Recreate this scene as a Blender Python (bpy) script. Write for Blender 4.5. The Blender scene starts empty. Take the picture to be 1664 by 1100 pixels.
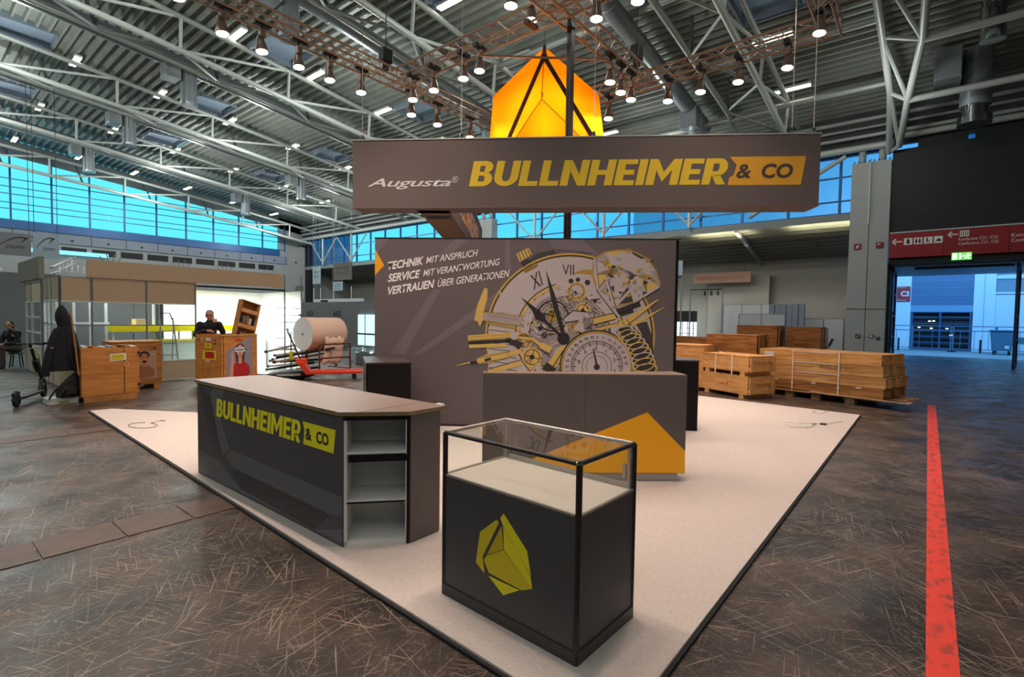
import bpy, bmesh, random
from math import *
from mathutils import Vector as V, Matrix as M4
random.seed(7)
S = bpy.context.scene
COL = S.collection
# ---------------------------------------------------------------- camera
FL, CX, CY = 831., 832., 550.
YAW, PIT, ROL, H = radians(39.1), radians(2.34), radians(.8), 1.63
F = V((-sin(YAW)*cos(PIT), cos(YAW)*cos(PIT), -sin(PIT))); R0 = V((cos(YAW), sin(YAW), 0)); U0 = R0.cross(F)
RR = R0*cos(ROL)+U0*sin(ROL); UU = U0*cos(ROL)-R0*sin(ROL)
cd = bpy.data.cameras.new('camera'); cam = bpy.data.objects.new('camera', cd); COL.objects.link(cam)
cd.sensor_width = 36; cd.lens = FL/1664*36; cd.clip_end = 400; cd.clip_start = .05
m = M4.Identity(4)
for i in range(3):
    m[i][0] = RR[i]; m[i][1] = UU[i]; m[i][2] = -F[i]
m.translation = (0, 0, H); cam.matrix_world = m
S.camera = cam
# ---------------------------------------------------------------- exposure and sky
S.view_settings.view_transform = 'Standard'; S.view_settings.look = 'None'
S.view_settings.gamma = 1; S.view_settings.use_curve_mapping = False
S.view_settings.exposure = 0.0
wd = bpy.data.worlds.new('dusk_sky'); S.world = wd; wd.use_nodes = True
nt = wd.node_tree; nt.nodes.clear()
def N(t, typ, **k):
    n = t.nodes.new(typ)
    for a, b in k.items():
        if a in n.inputs: n.inputs[a].default_value = b
        else: setattr(n, a, b)
    return n
tc = N(nt, 'ShaderNodeTexCoord'); sp = N(nt, 'ShaderNodeSeparateXYZ'); nt.links.new(tc.outputs['Generated'], sp.inputs[0])
mr = N(nt, 'ShaderNodeMapRange'); nt.links.new(sp.outputs[0], mr.inputs[0])
mr.inputs[1].default_value = -.9; mr.inputs[2].default_value = -.2; mr.inputs[3].default_value = 1; mr.inputs[4].default_value = 0
ns = N(nt, 'ShaderNodeTexNoise'); ns.inputs['Scale'].default_value = 7; ns.inputs['Detail'].default_value = 5
mp = N(nt, 'ShaderNodeMapping'); mp.inputs['Scale'].default_value = (1, 1, 3); nt.links.new(tc.outputs['Generated'], mp.inputs[0]); nt.links.new(mp.outputs[0], ns.inputs[0])
cr = N(nt, 'ShaderNodeValToRGB'); nt.links.new(ns.outputs[0], cr.inputs[0])
cr.color_ramp.elements[0].position = .38; cr.color_ramp.elements[0].color = (.014, .27, .78, 1)
cr.color_ramp.elements[1].position = .68; cr.color_ramp.elements[1].color = (.05, .52, 1.05, 1)
mx = N(nt, 'ShaderNodeMix'); mx.data_type = 'RGBA'
nt.links.new(mr.outputs[0], mx.inputs[0]); nt.links.new(cr.outputs[0], mx.inputs[6]); mx.inputs[7].default_value = (.12, .76, .93, 1)
bg = N(nt, 'ShaderNodeBackground'); nt.links.new(mx.outputs[2], bg.inputs[0]); bg.inputs[1].default_value = 1.25
wo = N(nt, 'ShaderNodeOutputWorld'); nt.links.new(bg.outputs[0], wo.inputs[0])
# ---------------------------------------------------------------- large lights of the hall (rows of ceiling light behind the photographer)
def area(name, loc, sx, sy, power, col, rot=(0, 0, 0)):
    l = bpy.data.lights.new(name, 'AREA'); l.shape = 'RECTANGLE'; l.size = sx; l.size_y = sy; l.energy = power; l.color = col
    o = bpy.data.objects.new(name, l); COL.objects.link(o); o.location = loc; o.rotation_euler = rot; return o
HALLW = (.95, 1.0, .95)
for k, y in enumerate((-5, -13)):
    area('ceiling_light_row', (-17, y, 10.4), 56, .6, 950, HALLW)
area('ceiling_light_row', (9, 6, 10.0), .6, 30, 400, HALLW)
# ---------------------------------------------------------------- picture-to-place helpers (used to measure positions)
C0 = V((0, 0, H))
def ray(x, y): return F + RR*((x-CX)/FL) - UU*((y-CY)/FL)
def pz(x, y, z=0.): d = ray(x, y); return C0 + d*((z-H)/d.z)
def pY(x, y, Y): d = ray(x, y); return C0 + d*(Y/d.y)
def pX(x, y, X): d = ray(x, y); return C0 + d*(X/d.x)
def pD(x, y, D): return C0 + ray(x, y)*D
class Plane:
    """vertical plane through A running in direction ang; s = run along it, z = height"""
    def __init__(s, A, ang): s.A = V((A[0], A[1], 0)); s.u = V((cos(ang), sin(ang), 0)); s.n = V((sin(ang), -cos(ang), 0)); s.ang = ang
    def hit(s, x, y):
        d = ray(x, y); t = (s.A-C0).dot(s.n)/d.dot(s.n); P = C0+d*t; return ((P-s.A).dot(s.u), P.z)
# ---------------------------------------------------------------- materials
def lin(c): c /= 255.; return c/12.92 if c <= .04045 else ((c+.055)/1.055)**2.4
def rgb(h): h = h.lstrip('#'); return (lin(int(h[:2], 16)), lin(int(h[2:4], 16)), lin(int(h[4:], 16)), 1)
MATS = {}
def mat(name, col, rough=.6, metal=0., noise=0., scale=20., bump=0., emit=0., trans=0., coat=0., stretch=None, spec=.5, c2=None):
    if name in MATS: return MATS[name]
    m = bpy.data.materials.new(name); m.use_nodes = True; t = m.node_tree; b = t.nodes['Principled BSDF']
    c = rgb(col) if isinstance(col, str) else tuple(col)+(1,)
    b.inputs['Base Color'].default_value = c; b.inputs['Roughness'].default_value = rough; b.inputs['Metallic'].default_value = metal
    b.inputs['Specular IOR Level'].default_value = spec; b.inputs['Coat Weight'].default_value = coat
    if emit: b.inputs['Emission Color'].default_value = c; b.inputs['Emission Strength'].default_value = emit
    if trans: b.inputs['Transmission Weight'].default_value = trans
    if noise or bump:
        tc = N(t, 'ShaderNodeTexCoord'); mp = N(t, 'ShaderNodeMapping'); t.links.new(tc.outputs['Object'], mp.inputs[0])
        if stretch: mp.inputs['Scale'].default_value = stretch
        ns = N(t, 'ShaderNodeTexNoise'); ns.inputs['Scale'].default_value = scale; ns.inputs['Detail'].default_value = 4
        t.links.new(mp.outputs[0], ns.inputs[0])
        if noise:
            r = N(t, 'ShaderNodeValToRGB'); t.links.new(ns.outputs[0], r.inputs[0])
            a = tuple(min(1, x*(1-noise)) for x in c[:3])+(1,); d = rgb(c2) if c2 else tuple(min(1, x*(1+noise)) for x in c[:3])+(1,)
            r.color_ramp.elements[0].position = .3; r.color_ramp.elements[0].color = a
            r.color_ramp.elements[1].position = .7; r.color_ramp.elements[1].color = d
            t.links.new(r.outputs[0], b.inputs['Base Color'])
        if bump:
            bp = N(t, 'ShaderNodeBump'); bp.inputs['Strength'].default_value = bump; bp.inputs['Distance'].default_value = .01
            t.links.new(ns.outputs[0], bp.inputs['Height']); t.links.new(bp.outputs[0], b.inputs['Normal'])
    MATS[name] = m; return m
def glass(name, tint=(1, 1, 1), refl=1.12):
    if name in MATS: return MATS[name]
    m = bpy.data.materials.new(name); m.use_nodes = True; t = m.node_tree; t.nodes.clear()
    a = N(t, 'ShaderNodeBsdfTransparent'); a.inputs[0].default_value = tint+(1,)
    g = N(t, 'ShaderNodeBsdfGlossy'); g.inputs['Roughness'].default_value = .02
    f = N(t, 'ShaderNodeFresnel'); f.inputs[0].default_value = refl
    ge = N(t, 'ShaderNodeNewGeometry'); iv = N(t, 'ShaderNodeMath', operation='SUBTRACT'); iv.inputs[0].default_value = 1; t.links.new(ge.outputs['Backfacing'], iv.inputs[1])
    fm = N(t, 'ShaderNodeMath', operation='MULTIPLY'); t.links.new(f.outputs[0], fm.inputs[0]); t.links.new(iv.outputs[0], fm.inputs[1]); f = fm
    x = N(t, 'ShaderNodeMixShader'); t.links.new(f.outputs[0], x.inputs[0]); t.links.new(a.outputs[0], x.inputs[1]); t.links.new(g.outputs[0], x.inputs[2])
    o = N(t, 'ShaderNodeOutputMaterial'); t.links.new(x.outputs[0], o.inputs[0]); MATS[name] = m; return m
def wood(name, base, dark, sc=1.0, axis=(1, 8, 8), rough=.6):
    if name in MATS: return MATS[name]
    m = bpy.data.materials.new(name); m.use_nodes = True; t = m.node_tree; b = t.nodes['Principled BSDF']
    b.inputs['Roughness'].default_value = rough
    tc = N(t, 'ShaderNodeTexCoord'); mp = N(t, 'ShaderNodeMapping'); t.links.new(tc.outputs['Object'], mp.inputs[0]); mp.inputs['Scale'].default_value = axis
    a = N(t, 'ShaderNodeTexNoise'); a.inputs['Scale'].default_value = 2.2*sc; a.inputs['Detail'].default_value = 6; a.inputs['Distortion'].default_value = 1.2
    t.links.new(mp.outputs[0], a.inputs[0])
    r = N(t, 'ShaderNodeValToRGB'); t.links.new(a.outputs[0], r.inputs[0])
    r.color_ramp.elements[0].position = .35; r.color_ramp.elements[0].color = rgb(dark); r.color_ramp.elements[1].position = .62; r.color_ramp.elements[1].color = rgb(base)
    # knots
    v = N(t, 'ShaderNodeTexVoronoi'); v.inputs['Scale'].default_value = 2.5; t.links.new(tc.outputs['Object'], v.inputs[0])
    kr = N(t, 'ShaderNodeValToRGB'); t.links.new(v.outputs['Distance'], kr.inputs[0])
    kr.color_ramp.elements[0].position = .035; kr.color_ramp.elements[0].color = (.25, .18, .12, 1); kr.color_ramp.elements[1].position = .07; kr.color_ramp.elements[1].color = (1, 1, 1, 1)
    mu = N(t, 'ShaderNodeMix'); mu.data_type = 'RGBA'; mu.blend_type = 'MULTIPLY'; mu.inputs[0].default_value = 1
    t.links.new(r.outputs[0], mu.inputs[6]); t.links.new(kr.outputs[0], mu.inputs[7]); t.links.new(mu.outputs[2], b.inputs['Base Color'])
    MATS[name] = m; return m
# ---------------------------------------------------------------- mesh builder
class MB:
    def __init__(s): s.v = []; s.f = []
    def add(s, vs, fs):
        k = len(s.v); s.v += [tuple(p) for p in vs]; s.f += [tuple(i+k for i in f) for f in fs]; return s
    def box(s, c, d, rot=None):
        x, y, z = d[0]/2, d[1]/2, d[2]/2
        vs = [V((a*x, b*y, e*z)) for e in (-1, 1) for a, b in ((-1, -1), (1, -1), (1, 1), (-1, 1))]
        if rot: 
            rm = rot if isinstance(rot, M4) else M4.Rotation(rot, 4, 'Z')
            vs = [rm @ v for v in vs]
        vs = [v+V(c) for v in vs]
        return s.add(vs, [(3, 2, 1, 0), (4, 5, 6, 7), (0, 1, 5, 4), (1, 2, 6, 5), (2, 3, 7, 6), (3, 0, 4, 7)])
    def mm(s, a, b):   # box by min / max
        return s.box([(p+q)/2 for p, q in zip(a, b)], [abs(q-p) for p, q in zip(a, b)])
    def tube(s, a, b, r, n=8, r2=None, caps=True):
        a = V(a); b = V(b); r2 = r if r2 is None else r2; d = (b-a).normalized()
        u = d.cross(V((0, 0, 1)) if abs(d.z) < .9 else V((1, 0, 0))).normalized(); w = d.cross(u)
        vs = [p+(u*cos(2*pi*i/n)+w*sin(2*pi*i/n))*q for p, q in ((a, r), (b, r2)) for i in range(n)]
        fs = [(i, (i+1) % n, n+(i+1) % n, n+i) for i in range(n)]
        if caps: fs += [tuple(range(n-1, -1, -1)), tuple(range(n, 2*n))]
        return s.add(vs, fs)
    def bar(s, a, b, w, h=None):   # square bar
        a = V(a); b = V(b); h = h or w; d = (b-a).normalized()
        u = d.cross(V((0, 0, 1)) if abs(d.z) < .95 else V((1, 0, 0))).normalized(); q = u.cross(d)
        vs = [p+u*(i*w/2)+q*(j*h/2) for p in (a, b) for i, j in ((-1, -1), (1, -1), (1, 1), (-1, 1))]
        return s.add(vs, [(3, 2, 1, 0), (4, 5, 6, 7), (0, 1, 5, 4), (1, 2, 6, 5), (2, 3, 7, 6), (3, 0, 4, 7)])
    def path(s, pts, r, n=6):
        pts = [V(p) for p in pts]; rings = []
        for i, p in enumerate(pts):
            d = (pts[min(i+1, len(pts)-1)]-pts[max(i-1, 0)]).normalized()
            u = d.cross(V((0, 0, 1)) if abs(d.z) < .9 else V((1, 0, 0))).normalized(); w = d.cross(u)
            rr = r[i] if isinstance(r, (list, tuple)) else r
            rings.append([p+(u*cos(2*pi*k/n)+w*sin(2*pi*k/n))*rr for k in range(n)])
        vs = [v for q in rings for v in q]; fs = []
        for i in range(len(pts)-1):
            fs += [(i*n+k, i*n+(k+1) % n, (i+1)*n+(k+1) % n, (i+1)*n+k) for k in range(n)]
        fs += [tuple(range(n-1, -1, -1)), tuple(range((len(pts)-1)*n, len(pts)*n))]
        return s.add(vs, fs)
    def prism(s, poly, z0, z1):
        n = len(poly); a = sum(poly[i][0]*poly[(i+1) % n][1]-poly[(i+1) % n][0]*poly[i][1] for i in range(n))
        if a < 0: poly = poly[::-1]
        return s.add([(p[0], p[1], z0) for p in poly]+[(p[0], p[1], z1) for p in poly],
                     [tuple(range(n-1, -1, -1)), tuple(range(n, 2*n))]+[(i, (i+1) % n, n+(i+1) % n, n+i) for i in range(n)])
    def lathe(s, c, prof, n=16, axis=None, caps=True):
        c = V(c); ax = V(axis or (0, 0, 1)).normalized(); u = ax.cross(V((0, 0, 1)) if abs(ax.z) < .9 else V((1, 0, 0))).normalized(); w = ax.cross(u)
        vs = [c+ax*h+(u*cos(2*pi*k/n)+w*sin(2*pi*k/n))*r for r, h in prof for k in range(n)]; fs = []
        for i in range(len(prof)-1): fs += [(i*n+k, i*n+(k+1) % n, (i+1)*n+(k+1) % n, (i+1)*n+k) for k in range(n)]
        if caps: fs += [tuple(range(n-1, -1, -1)), tuple(range((len(prof)-1)*n, len(prof)*n))]
        return s.add(vs, fs)
    def ball(s, c, r, n=12, m=8):
        r = (r, r, r) if isinstance(r, (int, float)) else r
        prof = [(sin(pi*i/m), -cos(pi*i/m)) for i in range(m+1)]
        vs = [V(c)+V((max(a, .001)*cos(2*pi*k/n)*r[0], max(a, .001)*sin(2*pi*k/n)*r[1], h*r[2])) for a, h in prof for k in range(n)]; fs = []
        for i in range(m): fs += [(i*n+k, i*n+(k+1) % n, (i+1)*n+(k+1) % n, (i+1)*n+k) for k in range(n)]
        return s.add(vs, fs)
    def build(s, name, m, parent=None, loc=None, rz=0., smooth=False, bevel=0., **tags):
        me = bpy.data.meshes.new(name); me.from_pydata(s.v, [], s.f)
        bm = bmesh.new(); bm.from_mesh(me); bmesh.ops.recalc_face_normals(bm, faces=bm.faces); bm.to_mesh(me); bm.free()
        me.materials.append(m if not isinstance(m, str) else MATS[m])
        if smooth:
            me.polygons.foreach_set('use_smooth', [True]*len(me.polygons)); 
            try: me.set_sharp_from_angle(angle=radians(40))
            except Exception: pass
        o = bpy.data.objects.new(name, me); COL.objects.link(o)
        if parent is not None: o.parent = parent
        if loc is not None: o.location = loc
        o.rotation_euler.z = rz
        if bevel:
            b = o.modifiers.new('bevel', 'BEVEL'); b.width = bevel; b.segments = 2; b.limit_method = 'ANGLE'
        for k, v in tags.items(): o[k] = v
        return o
def thing(name, label, cat, loc=(0, 0, 0), rz=0., group=None):
    o = bpy.data.objects.new(name, None); COL.objects.link(o); o.location = loc; o.rotation_euler.z = rz; o.empty_display_size = .1
    o['label'] = label; o['category'] = cat
    if group: o['group'] = group
    return o
def tag(o, label, cat, group=None, kind=None):
    o['label'] = label; o['category'] = cat
    if group: o['group'] = group
    if kind: o['kind'] = kind
    return o
def dup(root, loc=None, rz=None, label=None, deep=True):
    r = root.copy(); COL.objects.link(r)
    if loc is not None: r.location = loc
    if rz is not None: r.rotation_euler.z = rz
    if label: r['label'] = label
    if deep:
        for ch in list(root.children):
            c = ch.copy(); COL.objects.link(c); c.parent = r
            for g in list(ch.children):
                d = g.copy(); COL.objects.link(d); d.parent = c
    return r
# flat print and lettering on a surface: frame O (origin), R (right), U (up), normal Nn
def flat(name, polys, m, parent, O, R, U, off=.002, th=.0015, **tags):
    O = V(O); R = V(R); U = V(U); Nn = R.cross(U); b = MB()
    for poly in polys:
        n = len(poly); a = [O+R*p[0]+U*p[1]+Nn*off for p in poly]; c = [q+Nn*th for q in a]
        b.add(a+c, [tuple(range(n-1, -1, -1)), tuple(range(n, 2*n))]+[(i, (i+1) % n, n+(i+1) % n, n+i) for i in range(n)])
    return b.build(name, m, parent, **tags)
def text(name, s, m, parent, O, R, U, w=None, h=.1, at=(0, 0), shear=0., bold=0., off=.004, th=.0015, slope=0., spacing=1., **tags):
    cu = bpy.data.curves.new(name, 'FONT'); cu.body = s; cu.size = 1; cu.shear = shear; cu.offset = bold; cu.extrude = 0; cu.resolution_u = 3; cu.space_character = spacing
    to = bpy.data.objects.new('tmp', cu); COL.objects.link(to); bpy.context.view_layer.update()
    me = bpy.data.meshes.new_from_object(to.evaluated_get(bpy.context.evaluated_depsgraph_get()))
    bpy.data.objects.remove(to); bpy.data.curves.remove(cu)
    xs = [v.co.x for v in me.vertices]; ys = [v.co.y for v in me.vertices]
    x0, x1, y0, y1 = min(xs), max(xs), min(ys), max(ys)
    sy = h/(y1-y0); sx = (w/(x1-x0)) if w else sy
    O = V(O); R = V(R); U = V(U); Nn = R.cross(U)
    for v in me.vertices:
        x = (v.co.x-x0)*sx; y = (v.co.y-y0)*sy
        v.co = O+R*(at[0]+x)+U*(at[1]+y+x*slope)+Nn*(off+th)
    me.name = name; me.materials.clear(); me.materials.append(m)
    o = bpy.data.objects.new(name, me); COL.objects.link(o); o.parent = parent
    for k, v in tags.items(): o[k] = v
    return o
def ell(cx, cy, rx, ry=None, n=40, a0=0, a1=2*pi, rot=0.):
    ry = rx if ry is None else ry; cl = abs(a1-a0-2*pi) < 1e-6
    P = []
    for i in range(n if cl else n+1):
        a = a0+(a1-a0)*i/n; x, y = rx*cos(a), ry*sin(a); P.append((cx+x*cos(rot)-y*sin(rot), cy+x*sin(rot)+y*cos(rot)))
    return P
def ringq(cx, cy, r0, r1, n=40, a0=0, a1=2*pi, ky=1., rot=0.):
    A = ell(cx, cy, r0, r0*ky, n, a0, a1, rot); B = ell(cx, cy, r1, r1*ky, n, a0, a1, rot); k = len(A); cl = k == n
    return [[A[i], A[(i+1) % k], B[(i+1) % k], B[i]] for i in range(k if cl else k-1)]
def strip(p, q, w, w2=None):
    w2 = w if w2 is None else w2; dx, dy = q[0]-p[0], q[1]-p[1]; L = hypot(dx, dy) or 1; nx, ny = -dy/L/2, dx/L/2
    return [(p[0]+nx*w, p[1]+ny*w), (p[0]-nx*w, p[1]-ny*w), (q[0]-nx*w2, q[1]-ny*w2), (q[0]+nx*w2, q[1]+ny*w2)]
# heavy block capitals drawn as flat shapes
def glyph(ch, w=.235):
    R_ = lambda a, b, c, d: [(a, b), (c, b), (c, d), (a, d)]
    def bowl(x, y, rx, ry, a0, a1, t=None):
        t = t or w; out = []; n = 12
        for i in range(n):
            a = a0+(a1-a0)*i/n; c = a0+(a1-a0)*(i+1)/n
            out.append([(x+(rx-t)*cos(a), y+(ry-w*.82)*sin(a)), (x+rx*cos(a), y+ry*sin(a)), (x+rx*cos(c), y+ry*sin(c)), (x+(rx-t)*cos(c), y+(ry-w*.82)*sin(c))])
        return out
    h = w*.82
    if ch == 'L': return [R_(0, 0, w, 1), R_(w, 0, .56, h)], .56
    if ch == 'I': return [R_(0, 0, w, 1)], w
    if ch == 'E': return [R_(0, 0, w, 1), R_(w, 0, .57, h), R_(w, .405, .52, .405+h), R_(w, 1-h, .57, 1)], .57
    if ch == 'H': return [R_(0, 0, w, 1), R_(.72-w, 0, .72, 1), R_(w, .41, .72-w, .41+h)], .72
    if ch == 'N': return [R_(0, 0, w, 1), R_(.76-w, 0, .76, 1), [(w, 1), (w*.9, .62), (.76-w, 0), (.76-w*.9, .38)]], .76
    if ch == 'M': return [R_(0, 0, w, 1), R_(.92-w, 0, .92, 1), [(w, 1), (w, .58), (.46, .12), (.46, .50)], [(.92-w, 1), (.46, .50), (.46, .12), (.92-w, .58)]], .92
    if ch == 'U': return [R_(0, .36, w, 1), R_(.72-w, .36, .72, 1)]+bowl(.36, .36, .36, .36, pi, 2*pi), .72
    if ch == 'B': return [R_(0, 0, w, 1), R_(w, 0, .42, h), R_(w, .42, .40, .42+h*.8), R_(w, 1-h, .40, 1)]+bowl(.40, .285, .26, .285, -pi/2, pi/2)+bowl(.38, .755, .245, .245, -pi/2, pi/2), .66
    if ch == 'R': return [R_(0, 0, w, 1), R_(w, .32, .38, .32+h), R_(w, 1-h, .38, 1)]+bowl(.38, .66, .27, .34, -pi/2, pi/2)+[[(.42, 0), (.68, 0), (.47, .38), (.24, .36)]], .67
def heavy(name, s, m, parent, O, R, U, w, h, at, shear=.2, off=.003, gap=.055):
    P = []; x = 0
    for ch in s: q, a = glyph(ch); P += [[(px+x, py) for px, py in p] for p in q]; x += a+gap
    tot = x-gap; k = (w-shear*h)/tot
    return flat(name, [[(at[0]+px*k+shear*h*py, at[1]+py*h) for px, py in p] for p in P], m, parent, O, R, U, off=off, th=.001)
# palette
steel = mat('painted_steel', '#9aa09c', .45, .2); steel_lt = mat('pale_painted_steel', '#b4bab6', .4, .1)
deckm = mat('roof_sheet', '#7d817b', .5, .15, noise=.12, scale=1.5)
duct_m = mat('galvanised_duct', '#9aa3a8', .32, .55); dark_m = mat('dark_metal', '#2a2b2e', .5, .3)
alu = mat('aluminium', '#b9b1aa', .35, .8); alu_w = mat('matt_aluminium', '#b8b4ae', .5, .5)
anth = mat('anthracite_laminate', '#665b58', .5, spec=.4); anth_print = mat('anthracite_print', '#48484b', .45); anth_lt = mat('grey_ribbon_print', '#606164', .45); anth_dk = mat('dark_ribbon_print', '#38383b', .45)
black = mat('black_laminate', '#120d0d', .5, spec=.25); yellow = mat('yellow_print', '#e6cf1c', .5); yellow_o = mat('golden_yellow_print', '#ffb206', .5)
pinkw = mat('off_white_print', '#e3dcd9', .6); white = mat('white_laminate', '#dcdad6', .5); white_l = mat('white_panel', '#dfe0dd', .6)
beige = mat('beige_panel', '#cdb495', .7); greywall = mat('grey_wall', '#a0a4a4', .8, noise=.04, scale=.6); whitewall = mat('white_wall', '#b4aea4', .8, noise=.04, scale=.5)
concrete_w = mat('column_concrete', '#a7a9a8', .7, noise=.04, scale=1.5)
blue_fr = mat('blue_grey_frame', '#2f5f96', .4, .2); rubber = mat('black_rubber', '#17171a', .8)
glz = glass('window_glass', (.97, .99, 1), 1.04); glc = glass('case_glass', (.96, .98, .97), 1.18)
lampm = mat('lamp_glow', (1, .93, .82), emit=22); tubem = mat('tube_glow', (1, .96, .82), emit=7)
red = mat('red_sign', '#8e0f1c', .5); navy = mat('dark_cladding', '#15161c', .6, noise=.1, scale=3)
pine = wood('pine_wood', '#d9a05c', '#b87c3c'); ply = wood('orange_plywood', '#cf8a42', '#b47032', .7, (1.0, 4, 7)); ply2 = wood('brown_plywood', '#b97f40', '#96602a', .8, (1.2, 5, 6))
# ================================================================ FLOOR
def floor_mat():
    m = bpy.data.materials.new('worn_screed'); m.use_nodes = True; t = m.node_tree; b = t.nodes['Principled BSDF']
    tc = N(t, 'ShaderNodeTexCoord'); P = tc.outputs['Object']
    def noise(sc, det=4, vec=P, dist=0.):
        n = N(t, 'ShaderNodeTexNoise'); n.inputs['Scale'].default_value = sc; n.inputs['Detail'].default_value = det; n.inputs['Distortion'].default_value = dist; t.links.new(vec, n.inputs[0]); return n.outputs[0]
    def ramp(v, p0, p1, c0=(0, 0, 0, 1), c1=(1, 1, 1, 1)):
        r = N(t, 'ShaderNodeValToRGB'); t.links.new(v, r.inputs[0]); e = r.color_ramp.elements
        e[0].position = p0; e[0].color = c0; e[1].position = p1; e[1].color = c1; return r.outputs[0]
    def math(op, a, c):
        n = N(t, 'ShaderNodeMath', operation=op)
        for i, x in enumerate((a, c)):
            if isinstance(x, (int, float)): n.inputs[i].default_value = x
            else: t.links.new(x, n.inputs[i])
        return n.outputs[0]
    big = ramp(noise(1.6, 7, dist=.6), .38, .64, rgb('#1f1a18'), rgb('#4b3d33'))
    mot = ramp(noise(5, 8, dist=1.5), .40, .70)
    sc_tot = None
    for k, (ang, sy, off) in enumerate(((12, 55, 0), (47, 60, 3.1), (-22, 50, 7.7), (80, 60, 1.9), (118, 52, 5.3), (150, 58, 9.1), (30, 40, 11.), (-60, 48, 13.))):
        m0 = N(t, 'ShaderNodeMapping'); t.links.new(P, m0.inputs[0]); m0.inputs['Rotation'].default_value = (0, 0, radians(ang))
        mp = N(t, 'ShaderNodeMapping'); t.links.new(m0.outputs[0], mp.inputs[0]); mp.inputs['Scale'].default_value = (1.3+.7*(k % 3), sy*1.7, 1); mp.inputs['Location'].default_value = (off, off*2, 0)
        l = ramp(noise(1.0, 2, mp.outputs[0], .10), .65, .69)
        mp2 = N(t, 'ShaderNodeMapping'); t.links.new(P, mp2.inputs[0]); mp2.inputs['Location'].default_value = (off*3, -off, 0)
        k_ = ramp(noise(.9, 2, mp2.outputs[0]), .42, .55)
        l = math('MULTIPLY', l, k_); sc_tot = l if sc_tot is None else math('MAXIMUM', sc_tot, l)
    # fibrous light scuffs
    mp = N(t, 'ShaderNodeMapping'); t.links.new(P, mp.inputs[0]); mp.inputs['Rotation'].default_value = (0, 0, radians(20)); mp.inputs['Scale'].default_value = (5, 8, 1)
    fib = ramp(noise(3, 10, mp.outputs[0], 3.), .54, .68)
    fib = math('MULTIPLY', fib, math('MULTIPLY', mot, .75))
    vo = N(t, 'ShaderNodeTexVoronoi'); vo.inputs['Scale'].default_value = 26; t.links.new(P, vo.inputs[0])
    spk = math('MULTIPLY', ramp(vo.outputs['Distance'], .06, .10, (1, 1, 1, 1), (0, 0, 0, 1)), ramp(noise(2.5), .5, .6))
    tot = math('MAXIMUM', math('MULTIPLY', sc_tot, .85), math('MAXIMUM', fib, math('MULTIPLY', spk, .6)))
    mx = N(t, 'ShaderNodeMix'); mx.data_type = 'RGBA'; t.links.new(tot, mx.inputs[0]); t.links.new(big, mx.inputs[6]); mx.inputs[7].default_value = rgb('#a08b79')
    t.links.new(mx.outputs[2], b.inputs['Base Color'])
    ro = N(t, 'ShaderNodeMapRange'); t.links.new(noise(2.2, 6), ro.inputs[0]); ro.inputs[1].default_value = .3; ro.inputs[2].default_value = .7; ro.inputs[3].default_value = .30; ro.inputs[4].default_value = .55
    t.links.new(ro.outputs[0], b.inputs['Roughness']); b.inputs['Specular IOR Level'].default_value = .35
    bp = N(t, 'ShaderNodeBump'); bp.inputs['Strength'].default_value = .22; bp.inputs['Distance'].default_value = .01; t.links.new(noise(14, 6, dist=1.), bp.inputs['Height']); t.links.new(bp.outputs[0], b.inputs['Normal'])
    return m
screed = floor_mat()
fl = MB().mm((-49, -27, -.2), (14, 33, 0)).build('floor', screed, kind='structure')
plate_m = mat('steel_cover_plate', '#533c30', .5, .1, noise=.25, scale=6, bump=.3)
# trench cover plates let into the hall floor
for (x0, x1) in ((-4.87, -4.45), (-9.1, -8.7)):
    y = -1.2
    k = 0
    while y < 1.72:
        L = (.46, .44, .45, .47)[k % 4]
        MB().mm((x0+.008, y+.008, 0), (x1-.008, y+L-.006, .006)).build('cover_plate', plate_m, fl, bevel=.002); y += L; k += 1
for x0, y0, x1, y1, in ((.4, 2.0, 13, 2.02), (.4, 5.2, 13, 5.22), (1.3, -5, 1.325, 25)):
    MB().mm((x0, y0, 0), (x1, y1, .002)).build('joint_strip', mat('joint_filler', '#6f5c4c', .6), fl)
# worn red guide line
def tape_mat():
    m = bpy.data.materials.new('worn_red_tape'); m.use_nodes = True; t = m.node_tree; b = t.nodes['Principled BSDF']; b.inputs['Roughness'].default_value = .5
    tc = N(t, 'ShaderNodeTexCoord'); mp = N(t, 'ShaderNodeMapping'); t.links.new(tc.outputs['Object'], mp.inputs[0]); mp.inputs['Scale'].default_value = (1, .5, 1)
    n = N(t, 'ShaderNodeTexNoise'); n.inputs['Scale'].default_value = 16; n.inputs['Detail'].default_value = 6; t.links.new(mp.outputs[0], n.inputs[0])
    r = N(t, 'ShaderNodeValToRGB'); t.links.new(n.outputs[0], r.inputs[0]); r.color_ramp.elements[0].position = .50; r.color_ramp.elements[0].color = rgb('#e2402e'); r.color_ramp.elements[1].position = .74; r.color_ramp.elements[1].color = rgb('#6b3a2c')
    t.links.new(r.outputs[0], b.inputs['Base Color']); return m
tp = MB().mm((.05, .4, 0), (.175, 13.2, .0025)).build('floor_tape', tape_mat())
tag(tp, 'worn red marking line running along the dark hall floor towards the gate', 'floor marking')
# ================================================================ HALL SHELL
def zb(Y): return 11.75-.085*max(Y, 0)-.0012*Y*Y if Y > 0 else 11.75
def zd(Y): return zb(Y)+1.5
YB = 25.77; XL = -47.3
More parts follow.
